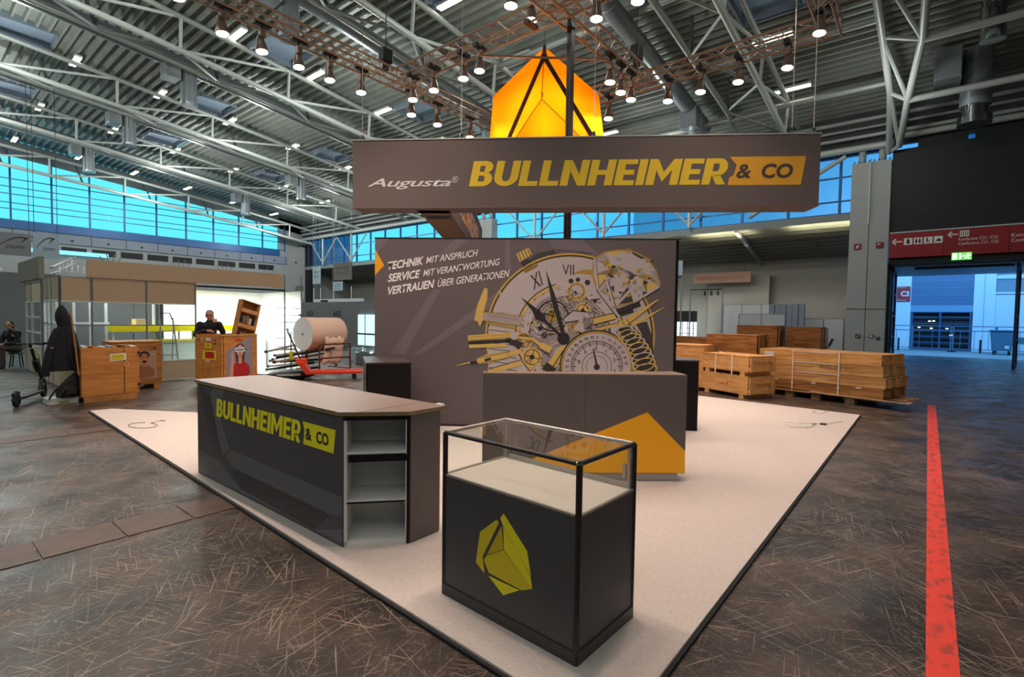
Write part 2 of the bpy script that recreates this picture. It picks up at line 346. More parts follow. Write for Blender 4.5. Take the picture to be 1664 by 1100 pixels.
# corrugated roof sheet, with real openings for the skylights
SKY = [(-20.6, 4.0), (-20.6, 10.4), (-19.3, 16.6), (-28.8, 3.9), (-28.6, 10.8), (-36.4, 4.3), (-36.4, 11.0), (-12.4, 4.5), (-12.4, 11), (-12.4, 19.0), (-4.2, 17.2), (-28.6, 17.6), (-36.4, 17.6), (-4.2, 10.5)]
b = MB(); p = .36; Y = -6.0
while Y < YB+.3:
    cuts = sorted((x-.9, x+.9) for x, y in SKY if y-.85 < Y+p/2 < y+.85)
    segs = []; x = XL-.2
    for a, c in cuts: segs.append((x, a)); x = c
    segs.append((x, 14))
    pr = [(Y, 0), (Y+.22*p, 0), (Y+.32*p, .17), (Y+.90*p, .17), (Y+p, 0)]
    for (xa, xb_) in segs:
        for (ya, ha), (yb, hb) in zip(pr, pr[1:]):
            b.add([(xa, ya, zd(ya)+ha), (xb_, ya, zd(ya)+ha), (xb_, yb, zd(yb)+hb), (xa, yb, zd(yb)+hb)], [(0, 1, 2, 3)])
    Y += p
b.add([(XL-.2, -27, 12.6), (14, -27, 12.6), (14, -6, zd(0)), (XL-.2, -6, zd(0))], [(0, 1, 2, 3)])
ceil = b.build('ceiling', deckm, kind='structure')
fr_m = mat('skylight_frame', '#7d8a96', .5, .2); skg = mat('skylight_pane', '#8fa9c4', .6, trans=.0)
def pane_mat():
    m = bpy.data.materials.new('frosted_skylight'); m.use_nodes = True; t = m.node_tree; t.nodes.clear()
    a = N(t, 'ShaderNodeBsdfDiffuse'); a.inputs[0].default_value = (.36, .46, .60, 1); d = N(t, 'ShaderNodeBsdfTransparent'); d.inputs[0].default_value = (.55, .38, .30, 1)
    x = N(t, 'ShaderNodeMixShader'); x.inputs[0].default_value = .7; t.links.new(d.outputs[0], x.inputs[1]); t.links.new(a.outputs[0], x.inputs[2])
    o = N(t, 'ShaderNodeOutputMaterial'); t.links.new(x.outputs[0], o.inputs[0]); return m
pm = pane_mat()
for x, y in SKY:
    z = zd(y)
    o = MB(); 
    for a, c in (((x-.95, y-.95, z-.08), (x+.95, y-.87, z+.3)), ((x-.95, y+.87, z-.08), (x+.95, y+.95, z+.3)), ((x-.95, y-.9, z-.08), (x-.87, y+.9, z+.3)), ((x+.87, y-.9, z-.08), (x+.95, y+.9, z+.3))): o.mm(a, c)
    f = o.build('skylight_frame', fr_m, ceil)
    MB().mm((x-.87, y-.87, z+.2), (x+.87, y+.87, z+.22)).build('skylight_pane', pm, f)
# left gable wall
wl = MB().mm((XL-.3, -27, 0), (XL, 31.3, 7.07)).mm((XL-.3, 23.5, 7.07), (XL, 31.3, 10.6)).mm((XL-.3, -27, 7.07), (XL, 1.2, 13)).build('wall_left', greywall, kind='structure')
MB().mm((XL, -27, 6.35), (XL+.12, 24.2, 7.02)).build('fascia_band', mat('blue_grey_fascia', '#8a93a3', .7), wl)
for i in range(12):
    MB().mm((XL+.1, 1.4+i*2.06, 6.33), (XL+.14, 1.43+i*2.06, 7.04)).build('fascia_joint', dark_m, wl)
    MB().lathe((XL+.12, 2.4+i*2.06, 6.62), [(.07, 0), (.07, .06)], 8, (1, 0, 0)).build('wall_nozzle', dark_m, wl)
for i in range(9):
    MB().mm((XL, 8+i*1.7, 5.7), (XL+.02, 9.4+i*1.7, 6.15)).build('dark_opening', navy, wl)
w1 = MB().mm((XL-.1, 1.2, 7.07), (XL+.15, 23.5, 7.6)).build('window_1', blue_fr, kind='structure')
ys = [1.37+2.06*i for i in range(12)]
for i, y in enumerate(ys):
    MB().mm((XL-.06, y-.05, 7.5), (XL+.06, y+.05, zb(y)+.9)).build('mullion', blue_fr, w1)
    if i < len(ys)-1:
        zt = zb(y)+.8
        MB().mm((XL-.01, y+.05, 7.6), (XL+.005, y+2.01, zt)).build('pane', glz, w1)
for z in (7.65, 8.36, 8.76, 9.34, 9.8, 10.33):
    ym = 23.9
    while zb(ym)+.6 < z: ym -= .5
    MB().mm((XL-.03, 1.2, z-.025), (XL+.05, ym, z+.025)).build('glazing_rail', blue_fr, w1)
b = MB()  # dark infill above the window up to the sheet, following the roof
n = 24
for i in range(n):
    y0 = 1.2+i*(YB-1.2)/n; y1 = 1.2+(i+1)*(YB-1.2)/n
    b.add([(XL, y0, zb(y0)+.55), (XL, y1, zb(y1)+.55), (XL, y1, zd(y1)+.1), (XL, y0, zd(y0)+.1)], [(0, 1, 2, 3)])
b.build('gable_infill', mat('gable_infill', '#5b6468', .7), wl)
# back wall line (y = 25.77): columns, clerestory, low annexe behind
wb = MB().mm((XL-.3, 31, 0), (-1.3, 31.3, 6.2)).build('wall_back', whitewall, kind='structure')
MB().mm((XL, YB-.1, 5.9), (-1.3, YB+.15, 6.2)).build('clerestory_beam', mat('grey_green_beam', '#838b8b', .6), wb)
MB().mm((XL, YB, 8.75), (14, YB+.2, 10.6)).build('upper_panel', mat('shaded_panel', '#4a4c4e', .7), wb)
MB().mm((XL, YB-.02, 6.2), (XL+1.8, YB+.2, 8.75)).build('dark_bay', navy, wb)
MB().mm((XL, YB+.0, 0), (XL+1.6, YB+.2, 6.4)).build('dark_bay', navy, wb)
w2 = MB().mm((XL+1.8, YB-.06, 8.55), (-1.3, YB+.06, 8.75)).build('window_2', blue_fr, kind='structure')
x = -46.; k = 0
while x < -3:
    MB().mm((x-.05, YB-.06, 6.2), (x+.05, YB+.06, 8.6)).build('mullion', blue_fr, w2)
    MB().mm((x+.05, YB-.01, 6.2), (min(x+1.9, -2.7), YB+.005, 8.55)).build('pane', glz, w2); x += 1.95
for z in (6.22, 6.75, 7.75): MB().mm((XL+1.8, YB-.04, z-.03), (-2.7, YB+.04, z+.03)).build('glazing_rail', blue_fr, w2)
# annexe soffit: corrugated sheet falling away from the columns
b = MB(); p = .50; Y = YB
while Y < 31:
    f = lambda y: 6.05-(y-YB)*.21
    for (ya, ha), (yb, hb) in zip([(Y, 0), (Y+.4*p, 0), (Y+.5*p, .14), (Y+.9*p, .14)], [(Y+.4*p, 0), (Y+.5*p, .14), (Y+.9*p, .14), (Y+p, 0)]):
        b.add([(XL, ya, f(ya)+ha), (-1.4, ya, f(ya)+ha), (-1.4, yb, f(yb)+hb), (XL, yb, f(yb)+hb)], [(0, 1, 2, 3)])
    Y += p
b.build('annexe_soffit', deckm, wb)
for x in (-7.3, -11.9, -16.5, -21, -25.6, -30.2, -34.8):
    MB().bar((x, YB+.1, 5.95), (x, 31, 4.85), .16, .22).build('soffit_rafter', steel, wb)
for i, x in enumerate((-5.0, -9.3, -13.8, -18.5)):
    area('cove_light', (x+1.2, YB+.45, 5.55), 2.6, .12, 45, (1, .88, .55), (pi, 0, 0))
area('annexe_light', (-9, YB+2.2, 5.35), 14, .3, 170, (1, .96, .88), (radians(-25), 0, 0))
area('annexe_light', (-28, YB+2.2, 5.35), 20, .3, 170, (1, .97, .92), (radians(-25), 0, 0))
# closing walls, far outside the view
MB().mm((14, -27, 0), (14.3, 26, 13)).build('wall_right', greywall, kind='structure')
MB().mm((XL-.3, -27.3, 0), (14.3, -27, 13)).build('wall_front', greywall, kind='structure')
# columns
def column(xc, label):
    t = thing('concrete_column', label, 'column', (xc, YB-.25, 0))
    for s in (-1, 1):
        MB().mm((s*.335-.325, -.28, 0), (s*.335+.325, .28, 8.1)).build('shaft', concrete_w, t, bevel=.01)
        MB().tube((s*.335, 0, 8.1), (s*.335, 0, 8.75), .13, 12).build('steel_head', steel, t)
        for q in (-.25, -.1, .1, .25): MB().mm((s*.335+q-.02, -.2, 8.1), (s*.335+q+.02, -.15, 8.2)).build('anchor_bolt', dark_m, t)
    MB().mm((-.68, -.3, 2.17), (.68, -.285, 2.2)).build('joint_line', mat('joint_shadow', '#6d6f70', .8), t)
    return t
c0 = column(-2.0, 'pale twin concrete column beside the gate, carrying small red signs')
column(-23.0, 'pale concrete column seen just above the grey stand wall')
column(-47.0+.6-1.0, 'pale concrete column in the far corner left of the hanging signs')
MB().tube((-2.02, YB-.58, 5.6), (-2.02, YB-.58, 8.2), .03, 8).build('down_pipe', steel_lt, c0).location = (2.0, -(YB-.25), 0)
red2 = mat('dark_red_sign', '#7a1420', .5); 
def small_sign(x, z, w, label, kind, base=red2):
    t = thing('safety_sign', label, 'sign', (x, YB-.545, z))
    MB().mm((-w/2, -.02, -w/2), (w/2, .005, w/2)).build('plate', base, t)
    q = w*.32
    if kind == 'ext': flat('pictogram', [strip((-q*.5, -q), (-q*.1, q*.6), q*.6), strip((q*.3, -q*.8), (q*.6, q), q*.35)], pinkw, t, (0, -.02, 0), (1, 0, 0), (0, 0, 1))
    elif kind == 'flag': flat('pictogram', [[(-q*.8, -q*.2), (q*.5, q*.9), (-q*.8, q*.9)]], pinkw, t, (0, -.02, 0), (1, 0, 0), (0, 0, 1))
    else: flat('pictogram', [[(-q, -q), (q, -q), (q, q), (-q, q)]], pinkw, t, (0, -.02, 0), (1, 0, 0), (0, 0, 1))
small_sign(-2.36, 4.72, .24, 'small dark red fire extinguisher sign high on the left half of the gate column', 'ext')
small_sign(-1.62, 4.73, .24, 'small dark red hose sign high on the right half of the gate column', 'flag')
small_sign(-2.23, 1.07, .15, 'little square sign low on the left half of the gate column', 'ext', dark_m)
small_sign(-1.77, 1.08, .14, 'little square sign low on the right half of the gate column', 'sq', dark_m)
small_sign(-1.55, 1.0, .12, 'tiny sign low on the right edge of the gate column', 'flag', dark_m)
# gate wall with red signboard
wg = MB().mm((-1.33, YB-.35, 5.12), (14, YB+.1, 8.45)).mm((-.55, YB-.3, 8.45), (.9, YB+.1, 8.76)).mm((1.1, YB-.3, 8.45), (14, YB+.1, 8.76)).mm((3.75, YB-.3, 0), (14, YB+.1, 5.12)).build('wall_gate', navy, kind='structure')
for i in range(22): MB().mm((-1.33, YB-.36, 5.2+i*.15), (14, YB-.345, 5.215+i*.15)).build('cladding_rib', dark_m, wg)
t = thing('signboard', 'long red overhead signboard with white pictograms above the gate', 'signboard', (-1.3, YB-.6, 4.18))
MB().mm((0, -.05, 0), (8, .15, .95)).build('panel', red, t)
MB().mm((0, -.07, .95), (8, .15, 1.0)).build('top_rail', steel_lt, t)
for x in (1.62, 3.4): MB().mm((x, -.056, 0), (x+.015, -.04, .95)).build('panel_joint', dark_m, t)
O_ = (0, -.05, 0); RX = (1, 0, 0); UZ = (0, 0, 1)
def arrow(x, z, s): return [strip((x, z), (x+s*1.4, z), s*.22), strip((x, z), (x+s*.55, z+s*.5), s*.22), strip((x, z), (x+s*.55, z-s*.5), s*.22)]
flat('arrow', arrow(.08, .62, .22), pinkw, t, O_, RX, UZ)
for i in range(4):
    x = .45+i*.30
    flat('pictogram', [[(x, .48), (x+.26, .48), (x+.26, .74), (x, .74)]], pinkw, t, O_, RX, UZ)
    sh = {0: [ell(x+.13, .68, .03), strip((x+.13, .52), (x+.13, .66), .09)],
          1: [ell(x+.08, .69, .022), strip((x+.08, .52), (x+.08, .66), .06), ell(x+.18, .69, .022), strip((x+.18, .52), (x+.18, .66), .06)],
          2: [ell(x+.10, .69, .022), strip((x+.10, .56), (x+.10, .67), .04), *ringq(x+.13, .56, .03, .05, 12)],
          3: [[(x+.04, .55), (x+.22, .55), (x+.20, .60), (x+.14, .66), (x+.08, .60)]]}[i]
    flat('symbol', sh, dark_m, t, O_, RX, UZ, off=.005)
flat('arrow', arrow(1.75, .76, .2), pinkw, t, O_, RX, UZ)
flat('pictogram', [[(2.08, .66), (2.34, .66), (2.34, .88), (2.08, .88)]], pinkw, t, O_, RX, UZ)
flat('symbol', [strip((2.12+i*.06, .69), (2.12+i*.06, .85), .02) for i in range(4)], dark_m, t, O_, RX, UZ, off=.005)
text('lettering', 'Konferenz C21, C22', pinkw, t, O_, RX, UZ, w=1.05, h=.12, at=(2.06, .50))
text('lettering', 'Conference C21, C22', pinkw, t, O_, RX, UZ, w=1.08, h=.12, at=(2.06, .34))
text('lettering', 'Konferenz A', pinkw, t, O_, RX, UZ, w=.95, h=.13, at=(3.46, .53))
text('lettering', 'Conference A', pinkw, t, O_, RX, UZ, w=.98, h=.13, at=(3.46, .35))
text('lettering', 'C3', mat('dim_lettering', '#77787c', .6), t, O_, RX, UZ, h=.11, at=(4.05, -.02))
# lintel, soffit and gate leaves
blue_s = mat('pale_metal_soffit', '#8fa0b8', .5, .2)
MB().mm((-1.3, YB-.45, 3.95), (14, YB+.1, 4.18)).build('lintel', navy, wg)
MB().mm((-1.3, YB+.1, 3.88), (5, 31.2, 4.05)).build('passage_soffit', blue_s, wg)
MB().mm((-1.4, YB+.1, 0), (-1.25, 31.3, 4.05)).build('passage_side', dark_m, wg)
MB().mm((4.6, YB+.1, 0), (4.75, 31.3, 4.05)).build('passage_side', dark_m, wg)
MB().mm((-.5, YB+.6, 3.8), (2.4, YB+.8, 3.88)).build('soffit_track', dark_m, wg)
t = thing('exit_sign', 'lit green running-man escape sign hanging under the red signboard', 'sign', (.58, YB-.75, 3.98))
MB().mm((0, 0, 0), (.56, .06, .27)).build('lit_panel', mat('exit_green', (.10, .55, .08), emit=1.3), t)
flat('pictogram', [[(.03, .03), (.15, .03), (.15, .24), (.03, .24)], strip((.24, .03), (.24, .24), .04), strip((.30, .14), (.38, .14), .035), ell(.46, .21, .025), strip((.44, .09), (.47, .19), .05), strip((.44, .10), (.38, .04), .03), strip((.44, .10), (.51, .04), .03), strip((.40, .17), (.53, .15), .03)], mat('exit_white', (.95, 1, .75), emit=3), t, (0, 0, 0), RX, UZ)
def gate_leaf(loc, rz, label):
    t = thing('gate_leaf', label, 'gate', loc, rz)
    for a, c in (((0, -.04, 0), (.1, .04, 3.85)), ((2.3, -.04, 0), (2.4, .04, 3.85)), ((0, -.04, 0), (2.4, .04, .12)), ((0, -.04, 3.73), (2.4, .04, 3.85))): MB().mm(a, c).build('frame', mat('gate_frame', '#26344c', .5, .3), t)
    for z in (1.0, 1.9, 2.8): MB().mm((.1, -.03, z), (2.3, .03, z+.06)).build('rail', MATS['gate_frame'], t)
    for z0, z1 in ((.12, 1.0), (1.06, 1.9), (1.96, 2.8), (2.86, 3.73)): MB().mm((.1, -.006, z0), (2.3, .006, z1)).build('glass_pane', glc, t)
    return t
gate_leaf((-1.19, YB+.15, .01), radians(90), 'glazed gate leaf folded open against the left side of the exit')
gate_leaf((2.75, YB+2.6, .01), radians(-97), 'glazed gate leaf standing open at the right side of the exit')
# ================================================================ OUTSIDE
area('yard_fill_light', (1.5, 32.2, 8.2), 9, .5, 1300, (.20, .50, 1.0), (radians(52), 0, 0))  # added fill without a fixture, unseen above the gate, to brighten yard and facade
MB().mm((-30, 31.3, -.2), (50, 95, -.01)).mm((-1.25, 31, -.2), (4.6, 31.4, -.004)).build('ground_outside', mat('asphalt', '#8a8d90', .75, noise=.08, scale=2), kind='structure')
fac = mat('facade_panel', '#dfe3e8', .5); fac_d = mat('facade_dark_panel', '#54708f', .5); fac_m = mat('facade_mid_panel', '#7f9cb8', .5)
wo_ = MB().mm((-20, 41, 0), (-.9, 41.4, 14)).mm((2.05, 41, 0), (3.0, 41.4, 14)).mm((3.0, 41.25, 3.6), (40, 41.5, 14)).mm((-.9, 41.6, 0), (40, 41.8, 14)).build('facade_opposite', fac, kind='structure')
MB().mm((-.9, 41.1, 2.75), (2.05, 41.3, 14)).build('dark_panel', fac_d, wo_); MB().mm((-.9, 41.05, 2.35), (2.05, 41.3, 2.75)).build('mid_panel', fac_m, wo_)
for i in range(5): MB().mm((-.9, 41.08, 2.9+i*.45), (2.05, 41.11, 2.92+i*.45)).build('panel_joint', fac_m, wo_)
MB().mm((3.0, 41.0, 3.4), (6, 41.3, 3.5)).build('ledge', fac, wo_); MB().mm((3.0, 41.15, 3.5), (6, 41.3, 4.2)).build('grille', mat('louvre_grey', '#8595a5', .6), wo_)
for z in (4.3, 4.62): MB().mm((3.0, 41.0, z), (6, 41.1, z+.06)).build('window_bar', fac, wo_)
for x in (2.35, 2.36): pass
MB().mm((2.5, 40.98, 0), (2.52, 41.01, 14)).build('panel_joint', fac_m, wo_)
MB().mm((3.0, 41.1, .9), (6, 41.3, 3.4)).build('pale_panel', fac, wo_)
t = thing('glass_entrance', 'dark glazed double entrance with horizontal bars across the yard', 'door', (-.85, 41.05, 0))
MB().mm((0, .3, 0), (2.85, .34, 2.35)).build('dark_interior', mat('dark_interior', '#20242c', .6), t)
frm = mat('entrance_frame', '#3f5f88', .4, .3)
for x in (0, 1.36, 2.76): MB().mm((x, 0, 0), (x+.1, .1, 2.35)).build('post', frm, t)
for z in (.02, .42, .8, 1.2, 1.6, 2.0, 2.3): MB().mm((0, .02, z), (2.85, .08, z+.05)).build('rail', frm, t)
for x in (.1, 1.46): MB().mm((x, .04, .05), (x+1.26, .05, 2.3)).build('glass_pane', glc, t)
for x, z in ((.85, 1.75), (1.05, 1.76), (.9, 1.45), (.95, 1.3), (.35, 1.35), (1.9, .9), (1.7, 1.3)): MB().mm((x, .27, z), (x+.12, .29, z+.05)).build('interior_lamp', mat('far_lamp', (1, .9, .7), emit=4), t)  # small lamps inside the entrance, behind its glass panes
t = thing('entrance_sign', 'red sign reading C3 on the pale facade outside the gate', 'sign', (-1.62, 40.93, 3.0))
MB().mm((0, 0, 0), (.68, .05, .95)).build('plate', mat('outdoor_red', '#b5242c', .5), t)
text('lettering', 'C3', white, t, (0, 0, 0), RX, UZ, w=.42, h=.34, at=(.2, .32), bold=.04)
text('lettering', 'Eingang', white, t, (0, 0, 0), RX, UZ, w=.4, h=.08, at=(.05, .84)); text('lettering', 'Entrance', white, t, (0, 0, 0), RX, UZ, w=.45, h=.08, at=(.05, .05))
for i, (x0, x1) in enumerate(((-3.6, -.75), (-.7, 1.05), (1.15, 2.95), (3.0, 5.2))):
    t = thing('railing', ('grey yard railing left of the glazed entrance', 'grey yard railing in front of the left entrance door', 'grey yard railing in front of the right entrance door', 'grey yard railing behind the waste container')[i], 'railing', (x0, 39.2, 0))
    L = x1-x0; rm = mat('railing_steel', '#6f87a5', .4, .5)
    for x in (0, L): MB().mm((x-.03, -.03, 0), (x+.03, .03, 1.5)).build('post', rm, t)
    for z in (1.46, 1.2): MB().mm((0, -.02, z), (L, .02, z+.05)).build('rail', rm, t)
    if i in (1, 2): MB().mm(((L if i == 1 else 0)-.14, -.2, 0), ((L if i == 1 else 0)+.14, .2, .05)).build('foot', dark_m, t)
    for k in range(int(L/.6)): MB().mm((k*.6+.3, -.012, .15), (k*.6+.325, .012, 1.2)).build('baluster', rm, t)
    MB().mm((0, -.015, .15), (L, .015, .19)).build('rail', rm, t)
t = thing('waste_container', 'blue-grey wheeled waste container standing outside the gate', 'container', (2.65, 37.6, 0))
cm = mat('bin_plastic', '#4a6a80', .5)
MB().add([(.08, 0, .2), (.82, 0, .2), (.9, .02, 1.25), (0, .02, 1.25), (.08, .6, .2), (.82, .6, .2), (.9, .75, 1.25), (0, .75, 1.25)], [(0, 1, 2, 3), (5, 4, 7, 6), (1, 5, 6, 2), (4, 0, 3, 7), (3, 2, 6, 7), (4, 5, 1, 0)]).build('body', cm, t, bevel=.02)
MB().mm((-.03, -.03, 1.25), (.93, .8, 1.33)).build('lid', cm, t, bevel=.02)
for x in (.15, .75):
    for y in (.1, .5): MB().lathe((x-.03, y, .1), [(.1, 0), (.1, .06)], 12, (1, 0, 0)).build('wheel', rubber, t)
MB().mm((.55, -.012, .35), (.72, 0, .5)).build('sticker', white, t)
for x in (-1.35, 2.3): 
    o = MB().tube((0, 0, 0), (0, 0, .75), .05, 10).build('bollard', dark_m, None, (x, 38.6, 0)); tag(o, ('dark bollard in the yard left of the entrance' if x < 0 else 'dark bollard in the yard beside the waste container'), 'bollard')
# ================================================================ ROOF TRUSSES
NY = [-5, -1, 3, 7, 11, 15, 19, 23]
def chord(name, pts, r, m, t): return MB().path(pts, r, 10).build(name, m, t, smooth=True)
def roof_truss(xa, xb, label, dz=0.):
    t = thing('roof_truss', label, 'roof truss', (xa, 0, 0)); w = xb-xa; s = 1 if w > 0 else -1
    B = lambda y: zb(y)+dz
    yy = NY+[25.4]
    chord('bottom_chord', [(0, y, B(y)) for y in yy], .105, steel_lt, t)
    chord('top_chord', [(-s*.1, y, B(y)+1.15) for y in yy], .10, steel, t)
    chord('side_chord', [(w, y+2, B(y+2)+.35) for y in NY[:-1]]+[(w, 25.4, B(25.4)+.1)], .10, steel, t)
    for i, y in enumerate(NY):
        MB().tube((0, y, B(y)), (-s*.1, y, B(y)+1.15), .06, 8).build('post', steel_lt, t, smooth=True)
        if y < 23:
            MB().tube((0, y, B(y)), (-s*.1, y+4, B(y+4)+1.15), .055, 8).build('diagonal', steel_lt, t, smooth=True)
            MB().tube((0, y, B(y)), (w, y+2, B(y+2)+.35), .05, 8).build('tie', steel_lt, t, smooth=True)
            MB().tube((w, y+2, B(y+2)+.35), (0, y+4, B(y+4)), .05, 8).build('tie', steel, t, smooth=True)
            MB().tube((w, y+2, B(y+2)+.35), (w-s*.5 if False else w*.9, y+1.6, B(y+2)+1.45), .06, 8).build('brace', mat('dark_brace', '#3c4145', .5), t, smooth=True)
    return t
TR = [(-4.75, -6.4, 'grey tubular roof truss crossing above the right end of the hanging banner'), (-13.3, -15.0, 'grey tubular roof truss passing over the back left corner of the lamp rig'),
      (-21.3, -23.2, 'third grey roof truss from the gate, just left of the lamp rig'), (-29.2, -31.0, 'fourth grey roof truss from the gate, above the beige booths'),
      (-37.0, -38.8, 'fifth grey roof truss from the gate, second from the far gable window'), (-44.4, -46.0, 'grey roof truss running right in front of the far gable window')]
for xa, xb, lb in TR: roof_truss(xa, xb, lb, -.7 if xa < -44 else 0.)
t = thing('roof_truss', 'heavy grey V-shaped roof truss landing on the column beside the gate', 'roof truss')
Ls = [V((-1.45, 25.4, 8.4)), V((-1.33, 22.5, 9.7)), V((-1.42, 19.8, 10.5)), V((-1.5, 16, 11.0)), V((-1.5, 4, 12.3))]
Rs = [V((-1.12, 24.9, 8.45)), V((-.82, 22.3, 9.25)), V((-.44, 20, 10.2)), V((-.3, 16.5, 11.0)), V((-.3, 4, 12.3))]
for c, q in (('left_chord', Ls), ('right_chord', Rs)): MB().path(q, .11, 10).build(c, steel_lt, t, smooth=True)
for a, c in ((Ls[1], Rs[1]), (Ls[2], Rs[2]), (Ls[2], Rs[1]), (Ls[1], Rs[0]), (Ls[0], Rs[0]), (Ls[3], Rs[2])): MB().tube(a, c, .07, 8).build('diagonal', steel_lt, t, smooth=True)
for i, (q, r) in enumerate(((Rs[2], .11), (Rs[1], .11), (V((-1.2, 25.3, 8.95)), .12))):
    o = MB().tube((0, 0, 0), (14, 0, 0), r, 10).build('purlin', steel_lt, None, q, smooth=True)
    tag(o, ('uppermost grey roof tube running right from the V-shaped truss', 'middle grey roof tube running right from the V-shaped truss', 'lowest grey roof tube just above the dark gate wall')[i], 'roof tube')
for i, (z, r, y) in enumerate(((8.72, .14, 25.3), (9.15, .07, 25.2), (9.45, .06, 25.1), (9.75, .09, 25.0))):
    o = MB().tube((XL+1, 0, 0), (-1.3 if i == 0 else 13, 0, 0), r, 10).build('eave_pipe', steel_lt if i in (0, 1) else steel, None, (0, y, z), smooth=True)
    tag(o, ('thick eave tube right above the clerestory windows', 'thin grey pipe just above the thick eave tube', 'second thin grey pipe above the eave tube', 'uppermost pipe under the roof edge at the back wall')[i], 'pipe')
for i, (x0, x1, y, z) in enumerate(((-13.3, -4.75, 15.2, zb(15)+1.1), (-13.3, -4.75, 21.6, zb(21.6)+.3), (-6.4, -1.4, 19.0, zb(19)+1.0), (-6.4, -1.4, 22.6, zb(22.6)+.9))):
    o = MB().tube((x0, 0, 0), (x1, 0, 0), .11, 10).build('roof_strut', steel, None, (0, y, z), smooth=True)
    tag(o, ('grey cross tube between two roof trusses behind the yellow lantern', 'grey cross tube low between roof trusses right of the lantern', 'grey cross tube high above the right end of the banner', 'grey cross tube near the back wall right of the banner')[i], 'roof tube')
# clerestory bracing in front of the back windows
for i, x in enumerate((-9.4, -14.2, -19.0, -38.5, -43)):
    t = thing('window_bracing', ('V-shaped brace tubes before the back windows, nearest the gate column', 'V-shaped brace tubes before the back windows, second from the gate column', 'V-shaped brace tubes before the back windows, third from the gate column', 'V-shaped brace tubes before the back windows left of the stand wall', 'V-shaped brace tubes before the back windows near the far corner')[i], 'bracing', (x, YB-.35, 0))
    for s in (-1, 1): MB().tube((0, 0, 6.35), (s*2.2, 0, 8.5), .06, 8).build('brace_tube', steel_lt, t, smooth=True)
    MB().tube((0, 0, 6.2), (0, 0, 8.55), .09, 10).build('post', steel_lt, t, smooth=True)
MB_ = MB().tube((-2.9, 0, 8.5), (-6.6, 0, 6.4), .09, 10).build('brace_tube', steel_lt, None, (0, YB-.4, 0), smooth=True); tag(MB_, 'sloping grey brace tube in front of the windows next to the gate column', 'bracing')
# ---------------------------------------------------------------- ducts
dl = ['silver ventilation duct on the roof above the right end of the banner', 'silver ventilation duct passing over the middle of the lamp rig', 'silver ventilation duct with elbow left of the lamp rig', 'silver ventilation duct above the beige booths', 'silver ventilation duct nearest the far gable window']
for i, x in enumerate((-7.9, -15.9, -24.2, -32.3, -40.5)):
    t = thing('ventilation_duct', dl[i], 'duct', (x, 0, 0))
    ys = [3+k*2.2 for k in range(10)]
    MB().path([(0, y, zb(y)+.85) for y in ys], .30, 14).build('pipe', duct_m, t, smooth=True)
    for k, y in enumerate(ys): MB().lathe((0, y-.02, zb(y)+.85), [(.32, 0), (.32, .05)], 14, (0, 1, 0)).build('seam_ring', duct_m, t)
    for y in ((8.2, 17.5) if i else (21.6,)):
        MB().lathe((.1, y, zb(y)-.7), [(.30, 0), (.30, 1.5)], 14).build('drop', duct_m, t, smooth=True)
        MB().lathe((.1, y, zb(y)-.78), [(.33, 0), (.34, .1)], 14).build('outlet', duct_m, t)
        MB().mm((-.3, y-.9, zb(y)+.1), (.4, y-.35, zb(y)+.9)).build('plenum_box', duct_m, t, bevel=.03)
t = thing('ventilation_duct', 'large shiny vertical air duct above the gate at the right', 'duct', (.95, 23.2, 0))
MB().lathe((0, 0, 8.9), [(.42, 0), (.42, 2.6)], 18).build('drop', duct_m, t, smooth=True)
MB().lathe((0, 0, 8.3), [(.46, 0), (.46, .25), (.36, .26), (.36, .6)], 18).build('outlet', mat('chrome', '#b9bdc0', .12, 1.), t, smooth=True)
MB().mm((-1.1, -1.2, 9.6), (-.4, .2, 10.6)).build('plenum_box', duct_m, t, bevel=.03)
MB().lathe((.2, -2.6, 9.9), [(.30, 0), (.30, 1.5)], 16).build('second_drop', MATS['chrome'], t, smooth=True)
# ---------------------------------------------------------------- roof luminaires
k = 0
names_x = {-4.4: 'above the gate aisle', -12.5: 'above the stand', -20.9: 'left of the lamp rig', -29.5: 'above the beige booths', -37.6: 'two bays from the gable window', -46.0: 'next to the gable window'}
ordn = ['nearest the viewer', 'second', 'third', 'fourth', 'fifth', 'sixth']
body = mat('luminaire_body', '#c9ccc6', .5)
proto = None
for x in names_x:
    for j, y in enumerate((5.6, 8.8, 12.0, 15.5, 19.0, 22.4)):
        if x > -13 and y < 9: continue
        lb = 'white roof light %s, %s in its row' % (names_x[x], ordn[j])
        if proto is None:
            proto = t = thing('roof_light', lb, 'light', (x, y, zd(y)-.12), 0, 'linear lights under the roof')
            MB().mm((-.62, -.13, 0), (.62, .13, .09)).build('housing', body, t); MB().mm((-.6, -.11, -.03), (.6, .11, 0)).build('tube', tubem, t)
        else: dup(proto, (x, y, zd(y)-.12), label=lb)
# the roof lights' throw onto floor and steelwork
for x in (-4.4, -12.5, -20.9, -29.5, -37.6, -44.5):
    for y in (3, 12, 21):
        l = bpy.data.lights.new('roof_light_lamp', 'POINT'); l.energy = (420 if x < -15 else 260) if x < -10 else 120; l.color = HALLW; l.shadow_soft_size = .3
        o = bpy.data.objects.new('roof_light_lamp', l); COL.objects.link(o); o.location = (x+2.6, y, zd(y)-2.4)
